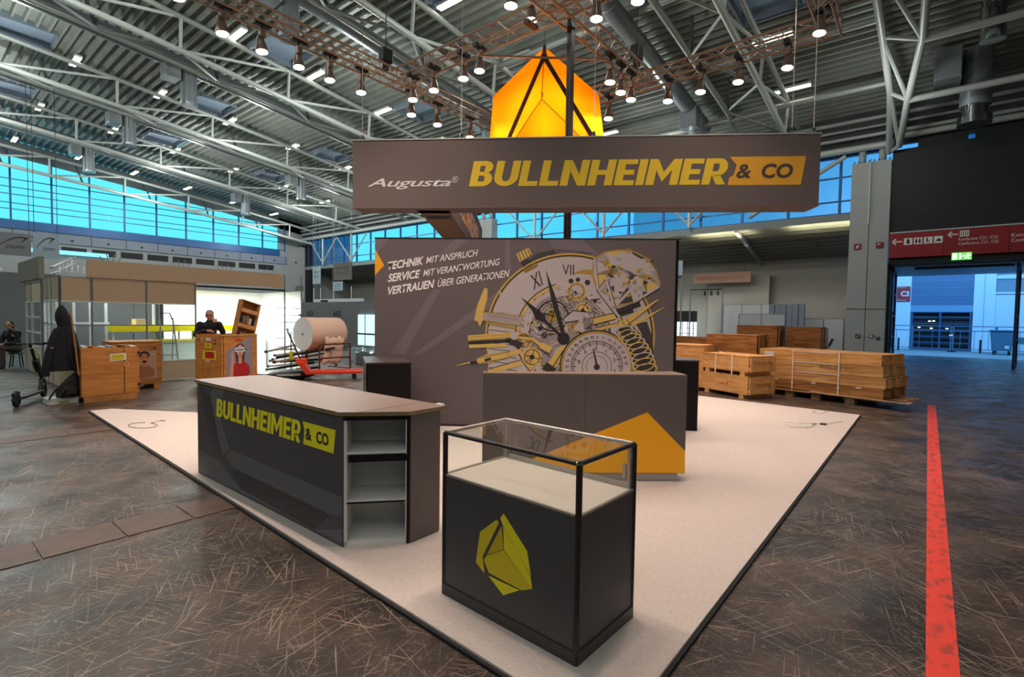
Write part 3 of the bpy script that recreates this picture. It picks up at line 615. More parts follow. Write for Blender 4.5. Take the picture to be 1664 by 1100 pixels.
# ================================================================ LAMP RIG
rigm = mat('rig_aluminium', '#b79c88', .4, .55)
ZR = 6.9; XA, XE, XC, YDn, YBm, YF = -9.65, -1.58, -5.17, 11.05, 7.55, 2.4
def truss(a, c, label):
    a = V(a); c = V(c); L = (c-a).length; d = (c-a)/L; t = thing('rig_truss', label, 'truss', a, atan2(d.y, d.x), 'square lamp rig')
    for y in (-.145, .145):
        for z in (0, .29): MB().tube((0, y, z), (L, y, z), .025, 8).build('chord', rigm, t, smooth=True)
    b = MB(); n = max(1, round(L/.29)); s = L/n
    for i in range(n):
        x0, x1 = i*s, (i+1)*s
        if i % 2: x0, x1 = x1, x0
        for y in (-.145, .145): b.tube((x0, y, 0), (x1, y, .29), .009, 5, caps=False)
        for z in (0, .29): b.tube((x0, -.145, z), (x1, .145, z), .009, 5, caps=False)
    b.build('lacing', rigm, t, kind='stuff'); return t
truss((XA, .5, ZR), (XA, YDn, ZR), 'left side truss of the lamp rig, running from above the viewer to the back corner')
truss((XA, YDn, ZR), (XE, YDn, ZR), 'rear truss of the lamp rig, passing behind the yellow lantern')
truss((XE, YDn+.2, ZR), (XE, YF, ZR), 'right side truss of the lamp rig, ending above the right end of the banner')
truss((XA, YBm, ZR), (XE, YBm, ZR), 'middle cross truss of the lamp rig, in front of the yellow lantern')
truss((XC, YF, ZR), (XC, YDn, ZR), 'centre truss of the lamp rig, which carries the black column')
truss((XA, YF, ZR), (XE, YF, ZR), 'front truss of the lamp rig, above the counter and showcase')
for i, (x, y, z0) in enumerate(((XA, YBm-.3, 7.2), (XC, YDn-.5, 7.2), (XC, YBm-.2, 7.2), (XE, YDn-.1, 7.2), (XA, 3.8, 7.2), (XE, 6, 7.2))):
    t = thing('chain_hoist', 'black chain hoist on the lamp rig ' + ('at its left corner', 'at the middle of its rear truss', 'where the centre trusses cross', 'at its back right corner', 'near the viewer on the left side', 'halfway along the right side')[i], 'hoist', (x, y, z0))
    MB().box((0, 0, .25), (.2, .28, .3)).build('motor', dark_m, t, bevel=.03); MB().lathe((0, 0, -.05), [(.07, 0), (.09, .1), (.07, .2)], 10).build('hook_block', dark_m, t); MB().tube((0, 0, .4), (0, 0, zd(y)-z0-.35), .012, 6).build('chain', dark_m, t)
# lamps of the rig
lampbody = mat('lamp_housing', '#8a7264', .4, .4); PT = V((-4.2, 5.2, .2))
lp = [((290, 0), 'on the left truss, first from the viewer'), ((362, 58), 'on the left truss, second from the viewer'), ((426, 87), 'on the left truss, third from the viewer'), ((486, 112), 'on the left truss, fourth from the viewer'), ((536, 133), 'on the left truss, fifth from the viewer'), ((587, 153), 'on the left truss, just before the corner with the middle truss'),
      ((671, 164.5), 'on the middle truss at its left end'), ((668.7, 189), 'on the left truss, just behind the middle truss'), ((711, 205), 'on the left truss, second from its back end'), ((763.5, 225.5), 'at the back left corner, half hidden by the banner'), ((705, 149.5), 'on the middle truss, second from the left'), ((753, 130.5), 'on the middle truss, third from the left'), ((779, 118), 'on the middle truss, fourth from the left'),
      ((863, 36), 'on the middle truss, right above the lantern tip'), ((830, 13), 'on the centre truss nearest the viewer, left of the lantern tip'), ((969, 34), 'on the middle truss, right of the black column'), ((1036, 6), 'on the middle truss at the top edge, right of the column'), ((991, 136.5), 'on the centre truss, first behind the lantern'), ((1008.5, 153), 'on the centre truss, second behind the lantern'), ((1025, 164.6), 'on the centre truss, third behind the lantern'),
      ((988.5, 195), 'on the rear truss beside the lantern'), ((1085, 167), 'on the rear truss, fourth from its right end'), ((1138, 152), 'on the rear truss, third from its right end'), ((1199, 136), 'on the rear truss, second from its right end'), ((1279, 113), 'on the rear truss, first left of the corner lamp'), ((1331, 57), 'at the back right corner of the rig')]
spots = []
for q, lb in lp:
    if 'rear' in lb: P = pY(q[0], q[1], YDn-.1)
    elif 'middle truss' in lb and 'on the left' not in lb: P = pY(q[0], q[1], YBm-.08)
    elif 'left' in lb and 'centre' not in lb: P = pX(q[0], q[1], XA+.06)
    elif 'centre' in lb: P = pX(q[0], q[1], XC+.06)
    else: P = pX(q[0], q[1], XE-.05)
    spots.append((P.x, P.y, P.z, lb))
for x, y in ((-8.6, 2.3), (-7.2, 2.3), (-5.8, 2.3), (-4.4, 2.3), (-3.0, 2.3), (-1.7, 2.8), (-1.7, 4.6), (-1.7, 6.4), (-1.7, 8.2), (XC-.15, 4.2), (XC-.15, 3.2)): spots.append((x, y, 6.3, 'out of view on the front of the rig'))
ld = bpy.data.lights.new('spot_lamp', 'SPOT'); ld.energy = 182; ld.color = (1, .77, .65); ld.spot_size = radians(105); ld.spot_blend = .9; ld.shadow_soft_size = .07
first = None; ko = 0
for (x, y, zl_, lb) in spots:
    tgt = V((-4.6+(x+4.6)*.35, 5.8+(y-5.8)*.35, .5)); d = (tgt-V((x, y, zl_))).normalized(); up_ = ZR-zl_; d = (d*.35+V((0, 0, -1))).normalized()
    if 'out of view' in lb: 
        ko += 1; lab = None
    if first is None or True:
        t = thing('spotlight', 'silver cone spotlight hanging '+lb if 'out of' not in lb else 'silver cone spotlight on the near part of the lamp rig, out of view', 'spotlight', (x, y, zl_), 0, 'cone spotlights of the lamp rig')
        MB().lathe(-d*.03, [(.105, 0), (.11, .03), (.085, .14), (.055, .24), (.05, .30)], 16, -d).build('shade', lampbody, t, smooth=True)
        MB().lathe(d*-.028, [(.0, -.004), (.098, -.003), (.098, 0), (.0, .001)], 16, d).build('glass_lens', lampm, t)
        MB().tube(-d*.25, (0, 0, up_), .018, 6).build('stem', dark_m, t); MB().mm((-.05, -.15, up_-.04), (.05, .15, up_+.03)).build('clamp', dark_m, t); MB().mm((-.05, -.05, .28), (.05, .05, .42)).build('driver_box', lampbody, t)
        first = t
    lo = bpy.data.objects.new('spot_lamp', ld); COL.objects.link(lo); lo.location = V((x, y, zl_))+d*.06
    lo.rotation_euler = d.to_track_quat('-Z', 'Y').to_euler()
# black column
t = thing('black_column', 'tall black slotted column rising behind the stand wall to the lamp rig', 'column', (-5.17, 7.92, 0))
MB().mm((-.05, -.05, .03), (.05, .05, 7.0)).build('shaft', mat('bronze_black', '#2c2220', .35, .4), t)
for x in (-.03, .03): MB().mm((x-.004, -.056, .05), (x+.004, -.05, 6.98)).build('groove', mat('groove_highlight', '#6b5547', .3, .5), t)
MB().mm((-.25, -.25, .03), (.25, .25, .05)).build('base_plate', dark_m, t)
t['label'] = 'tall black slotted column rising behind the stand wall to the lamp rig'
# ---------------------------------------------------------------- hanging banner ring
zB = 3.3; l = pz(573, 338, zB); r = pz(1330, 335, zB); ba = atan2(r.y-l.y, r.x-l.x); BP = Plane(l, ba); BL = (r-l).length
t = thing('hanging_banner', 'large dark grey fabric banner box hanging over the stand, with yellow lettering', 'banner', (l.x, l.y, zB), ba)
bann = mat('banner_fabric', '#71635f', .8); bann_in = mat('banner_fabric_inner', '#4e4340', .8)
HB = 1.03; DB = .42
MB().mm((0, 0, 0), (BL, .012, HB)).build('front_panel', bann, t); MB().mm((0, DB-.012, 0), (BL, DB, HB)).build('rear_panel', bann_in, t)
MB().mm((0, .012, 0), (BL, DB-.012, .012)).build('underside', bann, t); MB().mm((0, .012, .012), (.012, DB-.012, HB)).build('end_panel', bann, t); MB().mm((BL-.012, .012, .012), (BL, DB-.012, HB)).build('end_panel', bann, t)
MB().mm((-.01, -.012, HB), (BL+.01, .02, HB+.018)).build('top_rail', alu_w, t); MB().mm((-.01, DB-.02, HB), (BL+.01, DB, HB+.018)).build('top_rail', alu_w, t)
MB().mm((-.004, -.008, -.004), (BL+.004, .004, .012)).build('bottom_rail', mat('banner_hem', '#7a6459', .7), t)
ybrt = mat('banner_yellow', '#f7cf2a', .6); yor = mat('banner_gold', '#f4b02e', .6)
def bq(x, y): s, z = BP.hit(x, y); return (s, z-zB)
a0 = bq(597, 306); a1 = bq(733, 303); at = bq(600, 286)
text('lettering', 'Augusta', pinkw, t, (0, 0, 0), RX, UZ, w=a1[0]-a0[0], h=at[1]-a0[1]-.02, at=(a0[0], a0[1]-.02), shear=.35, bold=.012, spacing=.95)
text('trademark_sign', '®', pinkw, t, (0, 0, 0), RX, UZ, h=.10, at=(a1[0]+.01, bq(740, 297)[1]), shear=.2)
a0 = bq(762, 303); a1 = bq(1186, 302); at = bq(765, 262)
heavy('lettering', 'BULLNHEIMER', ybrt, t, (0, 0, 0), RX, UZ, a1[0]-a0[0], at[1]-a0[1], a0)
q = [bq(1186, 255), bq(1310, 254), bq(1301, 300), bq(1184, 301)]
q0, q1, q2, q3 = q
s0 = bq(1180, 301)[0]
flat('label_box', [[(s0+.02, q3[1]), (q2[0], q3[1]), (q1[0], q0[1]), (q0[0], q0[1]), (q0[0]+.10, q0[1]-.12), (q0[0]+.06, q0[1]-.26), (q0[0]-.0, q0[1]-.3)]], yor, t, (0, 0, 0), RX, UZ, off=.002)
c0_ = bq(1196, 290); c1_ = bq(1220, 290); ct = bq(1200, 267)
text('lettering', '&', bann_in, t, (0, 0, 0), RX, UZ, w=c1_[0]-c0_[0], h=ct[1]-c0_[1], at=c0_, shear=.15, bold=.02, off=.006)
c0_ = bq(1237, 290); c1_ = bq(1288, 290); ct = bq(1240, 266)
text('lettering', 'CO', bann_in, t, (0, 0, 0), RX, UZ, w=c1_[0]-c0_[0], h=ct[1]-c0_[1], at=c0_, shear=.15, bold=.03, off=.006)
for x in (.15, 1.7, 3.7, BL-.4, BL-.1):
    MB().tube((x, .01, HB+.01), (x, .01, ZR-zB), .005, 5).build('cable', alu, t); MB().lathe((x, .01, HB+.015), [(.025, 0), (.03, .03), (.02, .07)], 8).build('cable_clamp', mat('chrome', '#b9bdc0', .12, 1.), t)
# return arm of the banner
p0 = pz(686, 350, zB); p1 = pz(716, 383, zB); ra = atan2(p1.y-p0.y, p1.x-p0.x); w_ = .50
t = thing('banner_arm', 'second dark banner box running back from the big banner above the stand wall', 'banner', (p0.x, p0.y, zB), ra)
RL = 7.5; O2 = V((0, 0, 0))
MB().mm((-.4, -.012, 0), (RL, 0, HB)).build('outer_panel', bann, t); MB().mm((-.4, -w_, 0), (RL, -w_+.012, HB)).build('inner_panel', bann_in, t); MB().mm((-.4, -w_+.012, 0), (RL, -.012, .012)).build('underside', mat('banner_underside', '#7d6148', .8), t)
MB().mm((-.41, -w_-.01, HB), (RL, .01, HB+.015)).build('top_rail', alu_w, t)
MB().mm((.0, -w_+.05, -.004), (.28, -.06, .0)).build('hatch', dark_m, t)
heavy('lettering', 'BULLNHEIMER', mat('arm_yellow', '#d99a1c', .6), t, (0, -w_, 0), RX, UZ, 5.6, .55, (.35, .24))
# ---------------------------------------------------------------- faceted lantern
D = 10.9
T_ = pD(885, 76, D); J = pD(884, 94, D-.45); O_c = pD(880, 161, D-.9); LB = pD(812, 262, D-.62); RB = pD(985, 262, D-.62)
L1 = pD(802, 156, D+.05); L2 = pD(793, 262, D+.05); R1 = pD(973, 154, D+.05); R2 = pD(968, 262, D+.05); TB = pD(885, 85, D+.5); L1b = pD(815, 160, D+1.0); L2b = pD(812, 262, D+1); R1b = pD(960, 158, D+1.0); R2b = pD(955, 262, D+1)
BT = pD(882, 292, D-.2); BL_ = pD(845, 285, D-.5); BR_ = pD(930, 285, D-.5)
cen = pD(884, 190, D); 
def fabric():
    m = bpy.data.materials.new('yellow_lantern_fabric'); m.use_nodes = True; t = m.node_tree; t.nodes.clear()
    a = N(t, 'ShaderNodeBsdfTranslucent'); a.inputs[0].default_value = rgb('#ffd84a'); d = N(t, 'ShaderNodeBsdfDiffuse'); d.inputs[0].default_value = rgb('#ffc31a')
    x = N(t, 'ShaderNodeMixShader'); x.inputs[0].default_value = .5; t.links.new(d.outputs[0], x.inputs[1]); t.links.new(a.outputs[0], x.inputs[2])
    o = N(t, 'ShaderNodeOutputMaterial'); t.links.new(x.outputs[0], o.inputs[0]); return m
fab = fabric(); t = thing('faceted_lantern', 'glowing yellow faceted fabric lantern with dark edge beams above the banner', 'lantern', cen)
def facet(name, pts):
    pts = [p-cen for p in pts]; n = (pts[1]-pts[0]).cross(pts[2]-pts[0]).normalized()*.003
    k = len(pts); MB().add([p+n for p in pts]+[p-n for p in pts], [tuple(range(k)), tuple(range(2*k-1, k-1, -1))]+[(i, (i+1) % k, k+(i+1) % k, k+i) for i in range(k)]).build(name, fab, t)
facet('front_facet', [J, LB, O_c]); facet('front_facet', [J, O_c, RB]); facet('front_facet', [O_c, LB, BT]); facet('front_facet', [O_c, BT, RB])
facet('side_facet', [T_, L1, J]); facet('side_facet', [J, L1, LB]); facet('side_facet', [L1, L2, LB]); facet('side_facet', [T_, J, R1]); facet('side_facet', [J, RB, R1]); facet('side_facet', [R1, RB, R2])
facet('back_facet', [T_, TB, L1b, L1]); facet('back_facet', [L1, L1b, L2b, L2]); facet('back_facet', [T_, R1, R1b, TB]); facet('back_facet', [R1, R2, R2b, R1b]); facet('back_facet', [TB, R1b, R2b, L2b, L1b])
facet('bottom_facet', [L2, L2b, BT, LB]); facet('bottom_facet', [R2b, R2, RB, BT]); facet('bottom_facet', [L2b, R2b, BT])
beam = mat('lantern_beam', '#3a1c10', .5)
for a, c in ((J, LB), (J, RB)): MB().bar((a-cen)*1.015, (c-cen)*1.015, .085).build('edge_beam', beam, t)
MB().bar((T_-cen), (J-cen)*1.02, .07).build('edge_beam', beam, t); MB().ball((J-cen)*1.02, .07).build('node', beam, t)
MB().bar((LB-cen), (BT-cen), .06).build('edge_beam', beam, t)
for a, c in ((O_c, LB), (O_c, RB), (O_c, J)): MB().tube((a-cen)*1.004, (c-cen)*1.004, .008, 5).build('seam', mat('seam_thread', '#8a5a10', .7), t)
MB().path([(O_c-cen)*1.01+V((0, 0, .02)), (O_c-cen)*1.01+V((.03, 0, .05)), (O_c-cen)*1.01+V((.03, 0, .1)), (O_c-cen)*1.01+V((0, 0, .12))], .008, 5).build('hook', dark_m, t)
for a in (T_, J): MB().tube((a-cen), (a-cen)+V((0, 0, max(.3, ZR+.3-a.z))), .006, 5).build('cable', dark_m, t)
l_ = bpy.data.lights.new('lantern_lamp', 'POINT'); l_.energy = 100; l_.color = (1, .88, .66); l_.shadow_soft_size = .35; o = bpy.data.objects.new('lantern_lamp', l_); COL.objects.link(o); o.location = cen+V((0, 0, -.1))+(C0-cen).normalized()*.15
pr_ = pz(0, 0, 0) if False else None
a = pz(783, 90.5, ZR); c = pz(994, 97, ZR)
o = MB().tube((0, 0, 0), c-a, .025, 8).build('spreader_bar', rigm, None, a, smooth=True); tag(o, 'thin horizontal bar carrying the tip of the yellow lantern between two trusses', 'bar')
# ================================================================ STAND
def carpet_mat():
    m = mat('pale_needle_felt', '#c2b6ae', .95, noise=.07, scale=40, bump=.3); return m
CZ = .03
cp = MB().prism([(-10.47, 2.08), (-10.44, 2.36), (-9.1, 3.17), (-5.6, 8.0), (-3.74, 10.9), (-.86, 10.66), (-.88, 1.72)], 0.004, CZ).build('carpet', carpet_mat())
tag(cp, 'large pale carpet platform under the whole exhibition stand', 'carpet')
MB().prism([(-10.49, 2.06), (-10.46, 2.37), (-9.1, 3.19), (-3.75, 10.92), (-.845, 10.68), (-.86, 1.70)], 0.0, .018).build('edge_underlay', rubber, cp)
# ---- long counter
t = thing('sales_counter', 'long dark grey counter with yellow lettering and open white shelves at its angled end', 'counter', (0, 0, CZ))
yF = 1.965; yBk = 2.60; zt = .94
P_ = [(-5.635, yF), (-3.08, yF), (-2.785, 2.30), (-2.775, yBk), (-5.6, yBk)]
topm = mat('counter_top_laminate', '#816c60', .42)
MB().prism([(-5.66, yF-.02), (-3.085, yF-.022), (-2.76, 2.285), (-2.75, yBk+.03), (-5.6, yBk+.02)], zt-.02, zt).build('counter_top', topm, t)
MB().prism([(-5.655, yF-.016), (-3.09, yF-.016), (-2.77, 2.285), (-2.76, yBk+.02), (-5.6, yBk+.01)], zt-.028, zt-.02).build('yellow_edge', mat('yellow_edge', '#c9bf20', .5), t)
MB().mm((-2.99, 1.99, zt), (-2.986, 2.6, zt+.001)).build('top_seam', mat('seam', '#4a3a32', .7), t, rz=0)
MB().mm((-5.635, yF, .0), (-3.08, yF+.02, zt-.03)).build('front_panel', anth_print, t)
MB().mm((-5.635, yF+.02, 0), (-5.615, yBk, zt-.03)).build('end_panel', anth, t); MB().mm((-5.6, yBk-.02, 0), (-2.79, yBk, zt-.03)).build('back_panel', anth, t)
MB().mm((-2.795, 2.31, 0), (-2.775, yBk-.02, zt-.03)).build('side_panel', anth, t)
MB().prism([(-5.6, yF+.03), (-3.10, yF+.03), (-2.82, 2.32), (-2.82, yBk-.03), (-5.6, yBk-.03)], 0.0, .04).build('bottom_panel', white, t)
# shelf opening in the angled end
A = V((-3.075, yF+.008, 0)); B_ = V((-2.788, 2.30, 0)); sa = atan2(B_.y-A.y, B_.x-A.x); SL = (B_-A).length
sh = MB().mm((0, 0, .0), (.02, .40, zt-.06)).mm((0, 0, 0), (SL, .40, .035)).mm((0, .38, 0), (SL, .40, zt-.06)).mm((SL-.02, 0.0, 0), (SL, .12, zt-.06)).build('shelf_carcass', white, t, A, sa)
MB().mm((0, -.006, zt-.06), (SL, .40, zt-.03)).build('dark_rail', black, sh); MB().mm((.03, -.002, .59), (SL-.01, .02, .635)).build('dark_strip', black, sh)
MB().mm((.02, 0, .645), (SL-.02, .34, .66)).build('shelf', white, sh); MB().mm((.02, 0, .30), (SL-.02, .34, .318)).build('shelf', white, sh); MB().mm((.02, -.003, .30), (SL-.02, 0.0, .312)).build('shelf_edge', black, sh)
MB().mm((SL-.012, -.004, 0), (SL+.006, .0, zt-.03)).build('dark_stile', black, sh)
b = MB()
for z0, z1 in ((.70, .80), (.38, .58), (.08, .22)):
    z = z0
    while z < z1: b.tube((.0195, .06, z), (.022, .06, z), .004, 6); z += .032
b.build('peg_holes', dark_m, sh, kind='stuff')
MB().mm((-2.86, yBk+.01, zt-.03), (-2.80, yBk+.05, zt+.005)).build('white_plug', white, t)
CPl = Plane((-5.635, yF), 0)
def cq(x, y): s, z = CPl.hit(300+x/3.548, 590+y/3.548); return (s, z-CZ)
cO = (-5.635, yF, 0)
flat('ribbon_print', [[cq(180, 122), cq(150, 180), cq(160, 260), cq(218, 540), cq(262, 500), cq(212, 330), cq(205, 230), cq(240, 135)]], anth_lt, t, cO, RX, UZ, off=.0008, th=.0006)
flat('ribbon_print', [[cq(262, 498), cq(908, 772), cq(908, 880), cq(838, 872), cq(272, 598), cq(235, 520)]], anth_lt, t, cO, RX, UZ, off=.0008, th=.0006)
flat('ribbon_print', [[cq(272, 598), cq(838, 872), cq(745, 955), cq(320, 722)]], anth_dk, t, cO, RX, UZ, off=.0008, th=.0006)
flat('ribbon_print', [[cq(85, 135), cq(150, 190), cq(215, 545), cq(150, 420)]], anth_dk, t, cO, RX, UZ, off=.0008, th=.0006)
flat('ribbon_print', [[cq(84, 500), cq(84, 620), cq(905, 1040), cq(905, 960), cq(745, 957), cq(320, 724), cq(200, 560)]], anth_lt, t, cO, RX, UZ, off=.0006, th=.0004)
a0 = cq(185, 305); a1 = cq(672, 462); at = cq(187, 203)
hh = cq(187, 203)[1]-cq(185, 305)[1]; wt = cq(676, 400)[0]-a0[0]
ysel = mat('counter_yellow', '#fbee1c', .5)
heavy('lettering', 'BULLNHEIMER', ysel, t, cO, RX, UZ, wt, hh, a0, .12)
zb0, zb1 = a0[1], at[1]
x0 = cq(682, 400)[0]; x1 = cq(872, 440)[0]; x2 = cq(860, 500)[0]
flat('label_box', [[(x0+.01, zb0), (x2, zb0), (x1, zb1), (x0, zb1), (x0+.03, zb1-.06), (x0+.02, zb0+.06)]], ysel, t, cO, RX, UZ, off=.0015)
text('lettering', '&', dark_m, t, cO, RX, UZ, w=cq(735, 410)[0]-cq(700, 410)[0], h=hh*.52, at=(cq(700, 410)[0], zb0+hh*.24), bold=.02, off=.004)
text('lettering', 'CO', dark_m, t, cO, RX, UZ, w=cq(833, 430)[0]-cq(762, 430)[0], h=hh*.52, at=(cq(762, 430)[0], zb0+hh*.24), bold=.03, off=.004)
# ---- showcase
cl = pz(716, 963, CZ); cr_ = pz(937, 1085, CZ); ca = atan2(cr_.y-cl.y, cr_.x-cl.x); W = (cr_-cl).length; Dp = .55; Hc = .95; zg = .695
t = thing('glass_showcase', 'dark grey glass-topped showcase with a yellow gem emblem at the front of the carpet', 'showcase', cl, ca)
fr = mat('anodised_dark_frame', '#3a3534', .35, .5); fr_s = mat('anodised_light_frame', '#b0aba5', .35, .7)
body_m = mat('showcase_body', '#464547', .5)
MB().mm((.015, .008, .06), (W-.015, .02, zg)).build('front_panel', body_m, t); MB().mm((W-.02, .02, .06), (W-.008, Dp-.02, zg)).build('side_panel', body_m, t); MB().mm((.008, .02, .06), (.02, Dp-.02, zg)).build('side_panel', body_m, t); MB().mm((.015, Dp-.02, .06), (W-.015, Dp-.008, zg)).build('back_panel', body_m, t)
MB().mm((.012, .0, .0), (W-.012, .022, .062)).mm((W-.022, .012, 0), (W, Dp-.012, .062)).mm((0, .012, 0), (.022, Dp-.012, .062)).mm((.012, Dp-.022, 0), (W-.012, Dp, .062)).build('plinth', mat('plinth_dark', '#423f3f', .4, .3), t)
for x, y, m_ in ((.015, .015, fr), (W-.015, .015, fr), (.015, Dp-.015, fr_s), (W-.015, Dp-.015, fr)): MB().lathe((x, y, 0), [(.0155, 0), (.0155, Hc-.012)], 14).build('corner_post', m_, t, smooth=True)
MB().lathe((W-.015, .015, Hc-.016), [(.017, 0), (.017, .010), (.010, .018)], 14).build('corner_cap', mat('chrome', '#b9bdc0', .12, 1.), t, smooth=True)
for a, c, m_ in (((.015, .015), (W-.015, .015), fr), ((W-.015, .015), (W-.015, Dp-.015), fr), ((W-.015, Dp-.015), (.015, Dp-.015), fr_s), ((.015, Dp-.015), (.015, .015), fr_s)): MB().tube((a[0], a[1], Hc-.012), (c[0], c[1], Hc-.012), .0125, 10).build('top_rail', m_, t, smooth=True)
cream = mat('showcase_floor', '#cfbfb4', .7)
MB().mm((.02, .02, zg-.016), (W-.02, Dp-.02, zg)).build('display_floor', cream, t)
MB().mm((.03, .004, zg-.004), (W-.03, .02, zg+.006)).mm((W-.02, .03, zg-.004), (W-.004, Dp-.03, zg+.006)).mm((.004, .03, zg-.004), (.02, Dp-.03, zg+.006)).build('glass_bead', fr_s, t)
MB().mm((.03, Dp-.025, zg), (W-.03, Dp-.005, zg+.025)).build('sliding_track', fr_s, t); MB().mm((.03, Dp-.02, zg+.025), (.045, Dp-.012, Hc-.03)).mm((W-.05, Dp-.02, zg+.025), (W-.035, Dp-.012, Hc-.03)).build('door_edge', fr_s, t)
for x in (.09, W-.075): MB().mm((x, Dp-.03, zg+.05), (x+.02, Dp-.018, zg+.13)).build('door_handle', fr_s, t)
MB().mm((.028, .012, zg+.004), (W-.028, .017, Hc-.02)).build('glass_front', glc, t); MB().mm((W-.018, .028, zg+.004), (W-.013, Dp-.028, Hc-.02)).build('glass_side', glc, t); MB().mm((.013, .028, zg+.004), (.018, Dp-.028, Hc-.02)).build('glass_side', glc, t); MB().mm((.028, Dp-.018, zg+.025), (W-.028, Dp-.013, Hc-.02)).build('glass_back', glc, t)
topg = glass('case_top_glass', (.95, .97, .96), 1.42)
MB().mm((.022, .022, Hc-.009), (W-.022, Dp-.022, Hc-.003)).build('glass_top', topg, t)
for x, y in ((.02, .02), (W-.02, .02), (.02, Dp-.02), (W-.02, Dp-.02)): MB().lathe((x, y, -.002), [(.02, 0), (.02, .01)], 10).build('foot', rubber, t)
SP = Plane(cl, ca)
def sq(x, y): s, z = SP.hit(700+x/2.5, 660+y/2.5); return (s, z-CZ)
g1 = mat('gem_yellow_bright', '#f0e022', .5); g2 = mat('gem_yellow_mid', '#dcc41c', .5); g3 = mat('gem_yellow_deep', '#cdae14', .5)
sO = (0, .008, 0)
def gem(m_, pts): flat('gem_facet', [[sq(*p) for p in pts]], m_, t, sO, RX, UZ, off=.001)
gem(g2, [(197, 512), (264, 462), (274, 476), (207, 612), (216, 682), (180, 636)]); gem(g1, [(293, 438), (388, 590), (404, 694), (300, 510), (279, 456)])
gem(g3, [(284, 488), (292, 583), (224, 607)]); gem(g1, [(291, 486), (402, 697), (409, 744), (294, 584)]); gem(g2, [(222, 610), (292, 586), (409, 745), (366, 750), (232, 678), (213, 626)]); gem(g1, [(231, 690), (356, 750), (291, 770)])
# ---- reception desk
A = pz(785, 606, 1.09); B_ = pz(1117, 609.5, 1.09); A = V((A.x, A.y, CZ)); B_ = V((B_.x, B_.y, CZ)); ra = atan2(B_.y-A.y, B_.x-A.x); RW = (B_-A).length
t = thing('reception_desk', 'wide brown-grey reception desk with a golden polygon at its right end', 'reception desk', A, ra)
MB().mm((0, 0, .085), (RW/2-.0015, .03, 1.05)).build('front_panel', anth, t); MB().mm((RW/2+.0015, 0, .085), (RW, .03, 1.05)).build('front_panel', anth, t)
MB().mm((RW-.02, .03, .085), (RW, .30, 1.05)).build('end_panel', anth, t); MB().mm((0, .03, .085), (.02, .30, 1.05)).build('end_panel', anth, t)
MB().prism([(0, 0), (RW, 0), (RW, .12), (RW-.03, .32), (0, .10)], 1.05, 1.062).build('top_ledge', topm, t)
MB().mm((.02, .03, .10), (RW-.02, .28, .12)).build('bottom_board', anth, t); MB().mm((.02, .03, .72), (RW-.02, .30, .74)).build('inner_shelf', anth, t)
MB().mm((.04, .04, 0), (RW-.06, .26, .085)).build('plinth', mat('silver_plinth', '#b9b0aa', .4, .3), t)
DPl = Plane(A, ra)
def rq(x, y): s, z = DPl.hit(x, y); return (s, z-CZ)
zl = .088
pp = [rq(1052, 670), rq(1113, 733), (RW-.002, zl), (.15, zl)]; k = (pp[0][1]-rq(960, 707)[1])/(pp[0][0]-rq(960, 707)[0])
e = (pp[0][0]-(pp[0][1]-zl)/k, zl)
flat('gold_polygon', [[pp[0], (RW-.002, pp[1][1]), (RW-.002, zl), e]], yellow_o, t, (0, 0, 0), RX, UZ, off=.001)
# ---- black cabinets
wa = radians(35.5)
def cabinet(loc, rz, w, d, label):
    t = thing('black_cabinet', label, 'cabinet', loc, rz)
    MB().mm((0, 0, 0), (.02, d, 1.0)).build('side_panel', black, t); MB().mm((0, d-.02, 0), (w, d, 1.0)).build('side_panel', black, t); MB().mm((0, 0, 0), (w, .02, 1.0)).build('front_panel', black, t)
    MB().mm((-.005, -.005, 1.0), (w+.005, d+.005, 1.02)).build('top_panel', mat('cabinet_top', '#3a302e', .35), t); MB().mm((.02, .02, .02), (w-.02, d-.02, .04)).build('floor_panel', black, t)
    MB().mm((w-.02, .02, .93), (w, d-.02, 1.0)).build('upper_rail', black, t); MB().mm((w-.02, .02, 0), (w, .07, .93)).build('stile', black, t)
    return t
q = pz(595, 589.5, 1.05); q2 = pz(668, 588.5, 1.05); qa = atan2(q2.y-q.y, q2.x-q.x); q3 = pz(706, 578.5, 1.05)
wq = (q2-q).length; dq = (q3-q2).length
cabinet((q.x, q.y, CZ), qa, wq, dq-.03, 'black open-backed cabinet in front of the left end of the stand wall')
q = pz(1100, 587, 1.05); cabinet((-2.98, 7.12, CZ), wa-.08, .52, .5, 'black cabinet tucked in behind the right end of the reception desk')
# ---- stand wall with printed artwork
WA = pl_ = Plane((-5.448, 5.158), wa)
s0, _ = WA.hit(609, 500); s1, _ = WA.hit(1096, 500); WO = WA.A+WA.u*s0; WW = s1-s0; WH = 2.725
t = thing('stand_wall', 'large dark stand wall printed with a slogan and a collage of watch parts', 'wall', (WO.x, WO.y, CZ), wa)
wallm = mat('stand_wall_print', '#625758', .65)
MB().mm((0, 0, 0), (WW, .08, WH)).build('panel', wallm, t); MB().mm((WW-.02, .08, 0), (WW+.06, .5, WH)).build('return_panel', black, t); MB().mm((-.005, -.005, WH), (WW+.065, .09, WH+.015)).build('top_profile', mat('dark_profile', '#2e2a2b', .4, .3), t)
MB().mm((0, -.004, 0), (WW, 0, .03)).build('bottom_profile', MATS['dark_profile'], t)
def wq6(x, y): s, z = WA.hit(580+x/2.971, 370+y/2.971); return (s-s0, z-CZ)
def w5(x, y): s, z = WA.hit(740+x/4.497, 380+y/4.497); return (s-s0, z-CZ)
wO = (0, 0, 0)
def pr(name, polys, m_, layer, par=None): return flat(name, polys, m_, par or t, wO, RX, UZ, off=.0006+layer*.0004, th=.0003)
rib = mat('wall_ribbon', '#70646a', .65)
